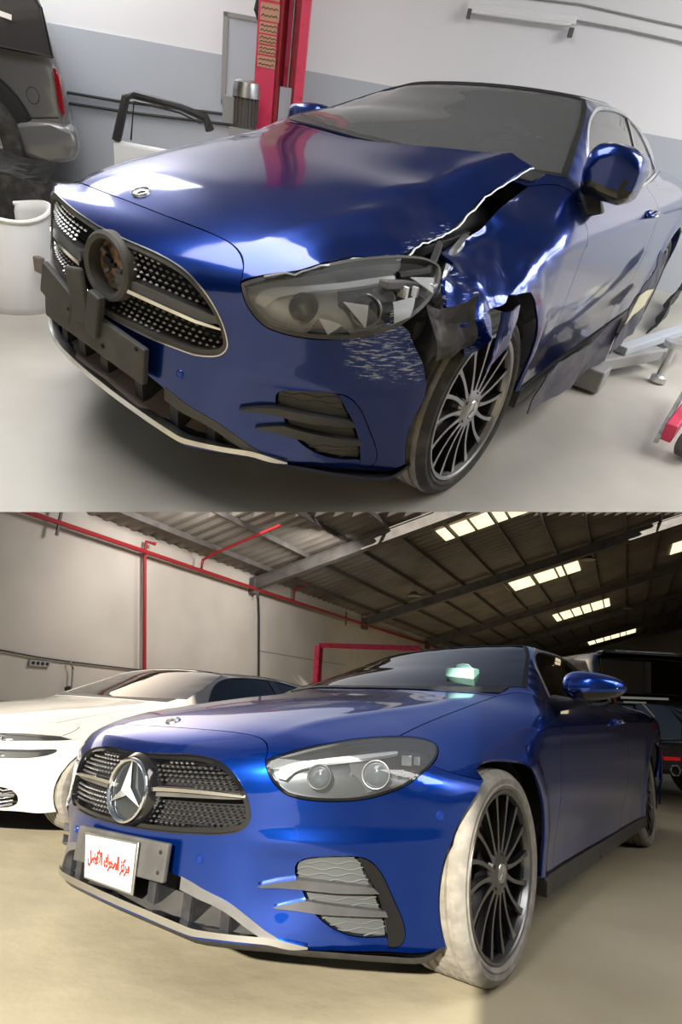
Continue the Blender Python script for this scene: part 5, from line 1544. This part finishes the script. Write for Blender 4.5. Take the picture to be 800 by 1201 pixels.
MB_().bar(LA(-1.9, 1.02, .14), LA(-2.75, 1.22, .16), .07, .05).build('arm_extension', M['wall_grey'], la, bevel=.006)
MB_().lathe([(0,.0),(.045,0),(.045,.03),(.022,.04),(.022,.20),(.055,.21),(.06,.24),(0,.24)], LA(-2.05, 1.26, 0), (0,0,1), 20).build('arm_pad', M['chrome_dull'], la, smooth=True)
MB_().box(LA(-1.55, .98, .06), (.16, .14, .12)).build('arm_joint', M['socket'], la, bevel=.01)
rj = empty('floor_jack', MA, (-1.3, 1.52, AZ), 'red steel trolley arm with a dark wheel at the right edge', 'jack')
def RJ(x, y, z): return Vector((x+1.3, y-1.52, z-AZ))
MB_().bar(RJ(-1.02, 1.46, .10), RJ(-1.85, 1.52, .28), .05, .09).build('jack_arm', M['red_paint'], rj, bevel=.006)
MB_().bar(RJ(-1.02, 1.43, .06), RJ(-1.85, 1.43, .20), .02, .05).build('jack_side_rail', M['chrome_dull'], rj, bevel=.003)
MB_().lathe([(0,-.04),(.06,-.04),(.075,-.03),(.075,.03),(.06,.04),(0,.04)], RJ(-1.08, 1.56, .075), (.3, 1, 0), 24).build('jack_wheel', M['steel_dark'], rj, smooth=True)
MB_().lathe([(0,-.045),(.03,-.045),(.03,.045),(0,.045)], RJ(-1.08, 1.56, .075), (.3, 1, 0), 16).build('wheel_hub', M['chrome_dull'], rj, smooth=True)
crumpled_sheet('metal_scrap', [(-2.35,1.10,.06), (-2.75,1.15,.07), (-2.8,1.32,.10), (-2.4,1.30,.14)], 8, 6, .02, 14, 41, M['chrome_dull'], MA, 'crushed bright metal piece on the floor behind the lift arm', 'scrap')
crumpled_sheet('dark_scrap', [(-3.1,.98,AZ), (-4.2,.95,AZ), (-4.3,.98,.22), (-3.2,1.02,.20)], 8, 6, .03, 9, 43, M['inside'], MA, 'dark pile of removed trim beyond the rear wheel at the right edge', 'scrap')
crumpled_sheet('paper_sheet', [(-3.3,1.20,.01), (-4.0,1.27,.01), (-4.0,1.50,.02), (-3.4,1.40,.02)], 6, 4, .006, 9, 47, mat('cream_paper', (.72,.70,.55), .8), MA, 'cream sheet lying on the floor beside the dark trim pile at the right edge', 'paper')

# ================================================================== cars
wmB = wheel_meshes(.328, 'wheel_face_dark', ('tyre_dusty', 'tread_dusty'))
wmA = wheel_meshes(.325, 'wheel_face', ('tyre', 'tyre_dusty'))
M['blueA'] = M['blue_worn']
carB = empty('blue_coupe', MB, (0, 0, 0), 'clean deep blue coupe with a star emblem and white number plate', 'car')
build_coupe('B', MB, carB, M['blue'])
def wmat(x, y, z, steer=0.0, camber=0.0, flip=False):
    m_ = Matrix.Translation((x, y, z)) @ Matrix.Rotation(steer, 4, 'Z') @ Matrix.Rotation(camber, 4, 'X')
    return m_ @ Matrix.Rotation(math.pi, 4, 'Z') if flip else m_
put_wheel(carB, wmat(-.022, .912, .349, math.radians(-2.9), math.radians(-1.2)), wmB, .15)
put_wheel(carB, wmat(-2.873, .915, .346), wmB, .4)
put_wheel(carB, wmat(-.0, -.86, .346, flip=True), wmB, .3)
put_wheel(carB, wmat(-2.873, -.74, .346, flip=True), wmB, .5)
carA = empty('damaged_coupe', MA, (0, 0, 0), 'dark blue coupe with crushed left front corner and missing emblem', 'car')
build_coupe('A', MA, carA, M['blue_worn'], damaged=True)
put_wheel(carA, wmat(.012, .905, .313, math.radians(-4.3), math.radians(1.4)), wmA, .0)
put_wheel(carA, wmat(-2.873, .915, .320), wmA, .2)
put_wheel(carA, wmat(-.0, -.80, .320, flip=True), wmA, .3)
put_wheel(carA, wmat(-2.873, -.70, .320, flip=True), wmA, .5)
# engine bay parts showing through the gap behind the broken lamp
def bay(name, b, m_, bev=.004):
    o = mobj(name, warp('A', np.array(b.v)), b.f, m_, carA, smooth=False)
    if bev: md = o.modifiers.new('bevel', 'BEVEL'); md.width = bev; md.segments = 2
    return o
bay('lamp_bracket', MB_().bar((.20,.70,.70), (.47,.72,.745), .03, .02).bar((.22,.76,.66), (.40,.70,.73), .02, .02), M['grey_plastic2'])
bay('inner_strut', MB_().bar((.30,.55,.72), (-.15,.66,.80), .035, .03), M['inside'])
bay('hose', MB_().tube([(.25,.74,.62),(.18,.76,.68),(.12,.74,.73),(.02,.70,.77),(-.10,.68,.80)], .016, 8), M['chrome_dull'], 0)
bay('hose', MB_().tube([(.32,.68,.735),(.22,.72,.745),(.15,.70,.765),(.05,.66,.79)], .012, 8), M['black_plastic'], 0)
bay('bracket', MB_().box((.19,.79,.665), (.05,.03,.05), Matrix.Rotation(.5,3,'Z')).box((.27,.77,.715), (.03,.02,.04)), M['chrome_dull'])
bay('washer_tank', MB_().box((.24,.72,.56), (.12,.10,.14)), M['grey_plastic2'], .015)
crumpled_sheet('liner_scrap', [(.33,.84,.56),(.20,.90,.60),(.22,.90,.72),(.34,.80,.70)], 8, 8, .015, 18, 51, M['inside'], MA, None, None, parent=carA)
crumpled_sheet('torn_paint_flap', [(.20,.955,.70),(.10,.965,.70),(.12,.965,.56),(.20,.945,.52)], 8, 8, .010, 22, 53, M['blue_worn'], MA, None, None, parent=carA)
# ---- tissue box on the dashboard of the clean car
tb = empty('tissue_box', MB, tuple(warp('B', np.array([[-.68, .46, 1.0]]))[0]), 'pale mint tissue box on the dashboard of the clean coupe', 'box')
MB_().box((0, 0, .04), (.08, .15, .085)).build('carton', mat('mint_card', (.30, .60, .52), .6, emit=None), tb, bevel=.006)
crumpled_sheet('tissue', [(-.02,-.04,.08), (-.02,.04,.08), (.0,.03,.095), (.0,-.03,.10)], 6, 4, .005, 40, 3, mat('tissue_paper', (.40,.58,.62), .8), MB, None, None, parent=tb)
# ---- white saloon on the left
XW, YW, ZW = -.40, -2.66, .82
wr = empty('white_coupe', MB, (XW, YW, FZ), 'white low car with slim headlights parked left of the blue coupe', 'car')
wr.scale = (1, 1, ZW)
def wpanel(name, out, m_, dom='L', **k): return panel('W', name, out, m_, wr, dom, **k)
for mir in (False, True):
    pass
wpanel('hood', hood_out, M['white'], grid=.04)
ff0 = fronts([(0,.40),(.3,.39),(.6,.37),(.71,.35),(.745,.29),(.72,.235),(.5,.22),(0,.22)])
wg_half = cm(ff0); wgrille = cat(wg_half, my(wg_half)[::-1])
SLIM = cm([front_pt(.30,.700), front_pt(.50,.700), (.52,.66,.70), (.33,.80,.70), (.235,.83,.695), (.30,.815,.665), (.45,.735,.655), front_pt(.55,.65), front_pt(.40,.655), front_pt(.30,.66)], closed=True)
SLIM2 = cm([front_pt(.35,.60), front_pt(.55,.60), (.50,.73,.60), (.36,.81,.60), (.40,.79,.565), (.52,.71,.545), front_pt(.50,.545), front_pt(.36,.55)], closed=True)
wb_out = bump_half.copy()
wb_half = cat(seam_f, cm(HL_TOP), hl_tip, cm([(.330,.796,.700),(.288,.832,.683),(.224,.873,.666),(.153,.905,.653)]), arch_front, half_bottom)
wbo = cat(wb_half, my(wb_half)[::-1])
bmp = panel('W', 'front_bumper', wbo, M['white'], wr, 'S', holes=[wgrille, SLIM, my(SLIM), SLIM2, my(SLIM2)], hflange=.02, grid=.04)
panel('W', 'intake_back', grow(wgrille, 'S', .004), M['dark'], bmp, 'S', off=-.06, flange=-.05, gap=0, grid=.05)
b = MB_()
for z in (.245, .27, .295, .32, .345, .37):
    ys = np.linspace(-.72, .72, 71); pts = [front_pt(y, z+.008*math.sin(y*90)) for y in ys]
    b.tube([(p[0]-.02, p[1], p[2]) for p in pts], .006, 4)
o = b.build('intake_mesh', M['chrome_dull'], bmp, smooth=True, kind='stuff')
b = MB_().tube([(front_pt(y, .308)[0]-.005, y, .308) for y in np.linspace(-.73, .73, 31)], .012, 6); b.build('intake_bar', M['grey_plastic2'], bmp, smooth=True)
for mir in (False, True):
    for nm_, sl_ in (('headlight', SLIM), ('lower_headlight', SLIM2)):
        h_ = panel('W', nm_, grow(sl_, 'S', .002), M['lamp_house'], wr, 'S', off=-.03, flange=-.03, gap=0, mirror=mir, grid=.03)
        panel('W', 'lens_cover', sl_, M['lens'], h_, 'S', off=-.002, gap=.001, mirror=mir, grid=.04)
        c = np.array(sl_); lo = c[:, 2].min()
        a_ = [front_pt(y, z) for y, z in ((.36, lo+.018), (.50, lo+.016), (.60, lo+.016))]
        pts = np.array([(p[0]-.025, p[1], p[2]) for p in a_]+[(.47, .71, lo+.02)])
        if mir: pts[:, 1] *= -1
        MB_().tube([tuple(p) for p in pts], .007, 6).build('light_strip', M['drl'], h_, smooth=True)
        for yy in (.42, .52, .62):
            q = front_pt(yy, lo+.03); s_ = -1 if mir else 1
            MB_().box((q[0]-.025, q[1]*s_, q[2]), (.02, .05, .018)).build('led_module', M['chrome_dull'], h_, bevel=.003)
    panel('W', 'fender', fender_out, M['white'], wr, 'L', mirror=mir, grid=.04)
    panel('W', 'door', door_out, M['white'], wr, 'L', mirror=mir, grid=.05)
    panel('W', 'rear_quarter', quarter_out, M['white'], wr, 'L', mirror=mir, grid=.05)
    gp = panel('W', 'side_window', GLS, M['glass_dark'], wr, 'L', off=-.004, grid=.06, mirror=mir, flange=.004)
    panel('W', 'window_trim', grow(GLS, 'L', .010), M['black_gloss'], gp, 'L', holes=[grow(GLS, 'L', .001)], gap=0, off=.003, flange=.006, grid=.05, mirror=mir)
    pil = cat(cm(sides([(-1.69,1.205),(-1.70,1.10),(-1.71,.95)])), cm(sides([(-1.79,.95),(-1.78,1.10),(-1.77,1.20)])))
    panel('W', 'window_divider', pil, M['white'] if False else M['black_gloss'], gp, 'L', off=.001, gap=0, grid=.05, mirror=mir, flange=.006)
panel('W', 'cabin_frame', cabin_out, M['white'], wr, 'L', holes=[ws_out, GLS, my(GLS), rw_out], grid=.05, hflange=.02)
ws = panel('W', 'windshield', ws_out, M['glass'], wr, 'L', gap=.002, off=-.003, grid=.06, flange=.004)
panel('W', 'rear_window', rw_out, M['glass_dark'], wr, 'L', gap=.002, off=-.003, grid=.06, flange=.004)
rf2 = cat(cm(tops([(-1.16,0),(-1.17,.35),(-1.18,.58)])), ln(tops([(-1.18,.58),(-1.8,.57),(-2.28,.50)]), .05), cm(tops([(-2.28,.50),(-2.28,0)])))
panel('W', 'roof_glass', cat(rf2, my(rf2)[::-1]), M['black_gloss'], wr, 'L', gap=0, off=.003, grid=.06, flange=.004)
panel('W', 'cowl', (lambda a: cat(a, my(a)[::-1]))(cat(cm(tops([(-.395,0),(-.415,.25),(-.46,.50),(-.53,.70)])), cm(tops([(-.60,.72),(-.52,.50),(-.455,.25),(-.435,0)])))), M['black_plastic'], wr, 'L', gap=0, off=.004, flange=.01)
MB_().box((-.80, 0, .90), (.5, 1.3, .06)).build('dashboard', M['cabin'], wr, bevel=.02)
o = MB_().box((-.62, .42, .965), (.06, .09, .05), Matrix.Rotation(.4, 3, 'Z')).build('window_tag', M['plate_white'], wr, bevel=.004)
V = []
xs = np.linspace(-3.85, .60, 30); phs = np.linspace(0, 2*math.pi, 33)[:-1]
FI = lambda p: smax(smax(Flow(p)+.075, (np.abs(p[..., 1])-.60)*.9, .05), (p[..., 2]-.905), .02)
for x in xs:
    o_ = np.tile([x, 0, .5], (32, 1)); d_ = np.stack([0*phs, np.sin(phs), np.cos(phs)], -1); lo_ = np.zeros(32); hi_ = np.full(32, 1.1)
    for _ in range(16):
        mid = (lo_+hi_)/2; ins = FI(o_+d_*mid[:, None]) < 0; lo_ = np.where(ins, mid, lo_); hi_ = np.where(ins, hi_, mid)
    V.append(o_+d_*lo_[:, None])
V = np.vstack(V); fs = [(i*32+k, i*32+(k+1) % 32, (i+1)*32+(k+1) % 32, (i+1)*32+k) for i in range(29) for k in range(32)]+[tuple(29*32+k for k in range(32)), tuple(range(32))[::-1]]
mobj('inner_body', V, fs, M['dark'], wr)
wmW = wheel_meshes(.34, 'wheel_face_dark', ('tyre_dusty', 'tread_dusty'))
for x in (0, -2.873):
    for s in (1, -1):
        put_wheel(wr, wmat(x, .90*s, .34, flip=(s < 0)) @ Matrix.Identity(4), wmW, .2)

# ---- black sport utility vehicle seen from behind on the right
bs = empty('black_suv', MB, (-5.0, .17, FZ), 'black sport utility vehicle seen from behind at the right edge', 'vehicle', rz=math.radians(40))
Lb = lambda x, y, z: Vector((x+5.26, y-.10, z-FZ))
# rear face at x=-5.2, width y .12..2.35
def BR(x, sc=1.0, zt=1.56):
    c = .90; hw = .80*sc
    P_ = [(-hw, .30), (-hw*1.01, .60), (-hw*1.0, .98), (-hw*.98, 1.10), (-hw*.93, zt-.10), (-hw*.86, zt), (0, zt+.03), (hw*.86, zt), (hw*.93, zt-.10), (hw*.98, 1.10), (hw*1.0, .98), (hw*1.01, .60), (hw, .30), (0, .28)]
    return [Lb(x, c+a, z) for a, z in P_]
def BRx(dx, k): # rear surface leaning forward with height
    r_ = BR(0, k); out = []
    for v in r_:
        z = v.z+FZ; lean = .0 if z < 1.0 else .38*(z-1.0)
        out.append(Vector((v.x+dx-lean, v.y, v.z)))
    return out
rings = [BRx(-5.26, .96), BRx(-5.30, 1.0), BRx(-5.6, 1.01), BRx(-7.0, 1.0), BRx(-9.0, .97), BRx(-9.3, .9)]
loft('body', rings, M['suv_black'], bs, 1)
# tailgate window
wq = [(.17,1.10),(.22,1.46),(.90,1.49),(1.48,1.46),(1.52,1.10)]
def TG(y, z, d=.0): return Lb(-5.235+d-(.38*(z-1.0) if z > 1 else 0), y, z)
o = MB_().add([TG(y, z, .012) for y, z in wq], [(0,1,2,3,4)]).build('tailgate_window', M['glass_dark'], bs)
MB_().add([TG(y, z, .002) for y, z in wq], [(0,1,2,3,4)]).build('window_backing', M['dark'], o)
MB_().tube([TG(y, z, .014) for y, z in wq+wq[:1]], .010, 6).build('window_seal', M['black_gloss'], o, smooth=True)
# roof spoiler and light
MB_().bar(TG(.22, 1.53, .03), TG(1.5, 1.53, .03), .16, .03).build('roof_spoiler', M['suv_black'], bs, bevel=.01)
MB_().bar(TG(.42, 1.555, .03), TG(1.1, 1.56, .03), .02, .012).build('spoiler_light_strip', M['chrome_dull'], bs)
# chrome strips and plate
MB_().bar(TG(.32, 1.045, .02), TG(.87, 1.055, .02), .02, .030).build('chrome_strip', M['chrome'], bs, bevel=.004)
MB_().bar(TG(.34, 1.00, .02), TG(.60, 1.005, .02), .02, .022).build('chrome_strip', M['chrome'], bs, bevel=.004)
MB_().bar(TG(.56, .99, .018), TG(.68, .86, .018), .012, .02).build('chrome_strip', M['chrome_dull'], bs, bevel=.003)
MB_().tube([TG(.34, .70, .03), TG(.40, .655, .035), TG(.80, .64, .035), TG(1.08, .66, .035), TG(1.12, .80, .03)], .007, 6).build('tailgate_edge', M['chrome_dull'], bs, smooth=True)
for s in (0,):
    MB_().box(TG(.20, .98, -.01), (.06, .16, .20)).build('tail_light', M['red_lens'], bs, bevel=.015)
    MB_().box(TG(1.40, .98, -.01), (.06, .46, .20)).build('tail_light', M['red_lens'], bs, bevel=.015)
MB_().box(Lb(-5.20, .90, .46), (.16, 1.60, .30)).build('rear_bumper', M['black_plastic'], bs, bevel=.04)
MB_().box(Lb(-5.11, .76, .46), (.02, .18, .035)).build('reflector', mat('glowing_red_reflector', (.75, .01, .02), .2, emit=(1, .02, .03), estr=.12), bs, bevel=.004)  # passive reflector; its red glow is painted in as weak emission
MB_().box(Lb(-5.11, 1.40, .46), (.02, .26, .035)).build('reflector', bpy.data.materials['glowing_red_reflector'], bs, bevel=.004)
MB_().lathe([(.042,-.02),(.055,-.02),(.058,.02),(.050,.02),(.045,-.02)], Lb(-5.10, .77, .35), (1, 0, 0), 6).build('exhaust_tip', M['chrome_dull'], bs)
MB_().lathe([(.0,-.01),(.045,-.01)], Lb(-5.10, .77, .35), (1, 0, 0), 6).build('exhaust_inside', M['dark'], bs)
for y in (.27, 1.53):
    MB_().lathe([(.0,-.13),(.22,-.13),(.34,-.12),(.37,-.09),(.37,.09),(.34,.12),(.22,.13),(0,.13)], Lb(-5.9, y, .37+FZ), (0, 1, 0), 36).build('wheel', M['tyre'], bs, smooth=True)
    MB_().lathe([(.0,-.13),(.22,-.13),(.34,-.12),(.37,-.09),(.37,.09),(.34,.12),(.22,.13),(0,.13)], Lb(-8.5, y, .37+FZ), (0, 1, 0), 36).build('wheel', M['tyre'], bs, smooth=True)
bpy.context.view_layer.update()
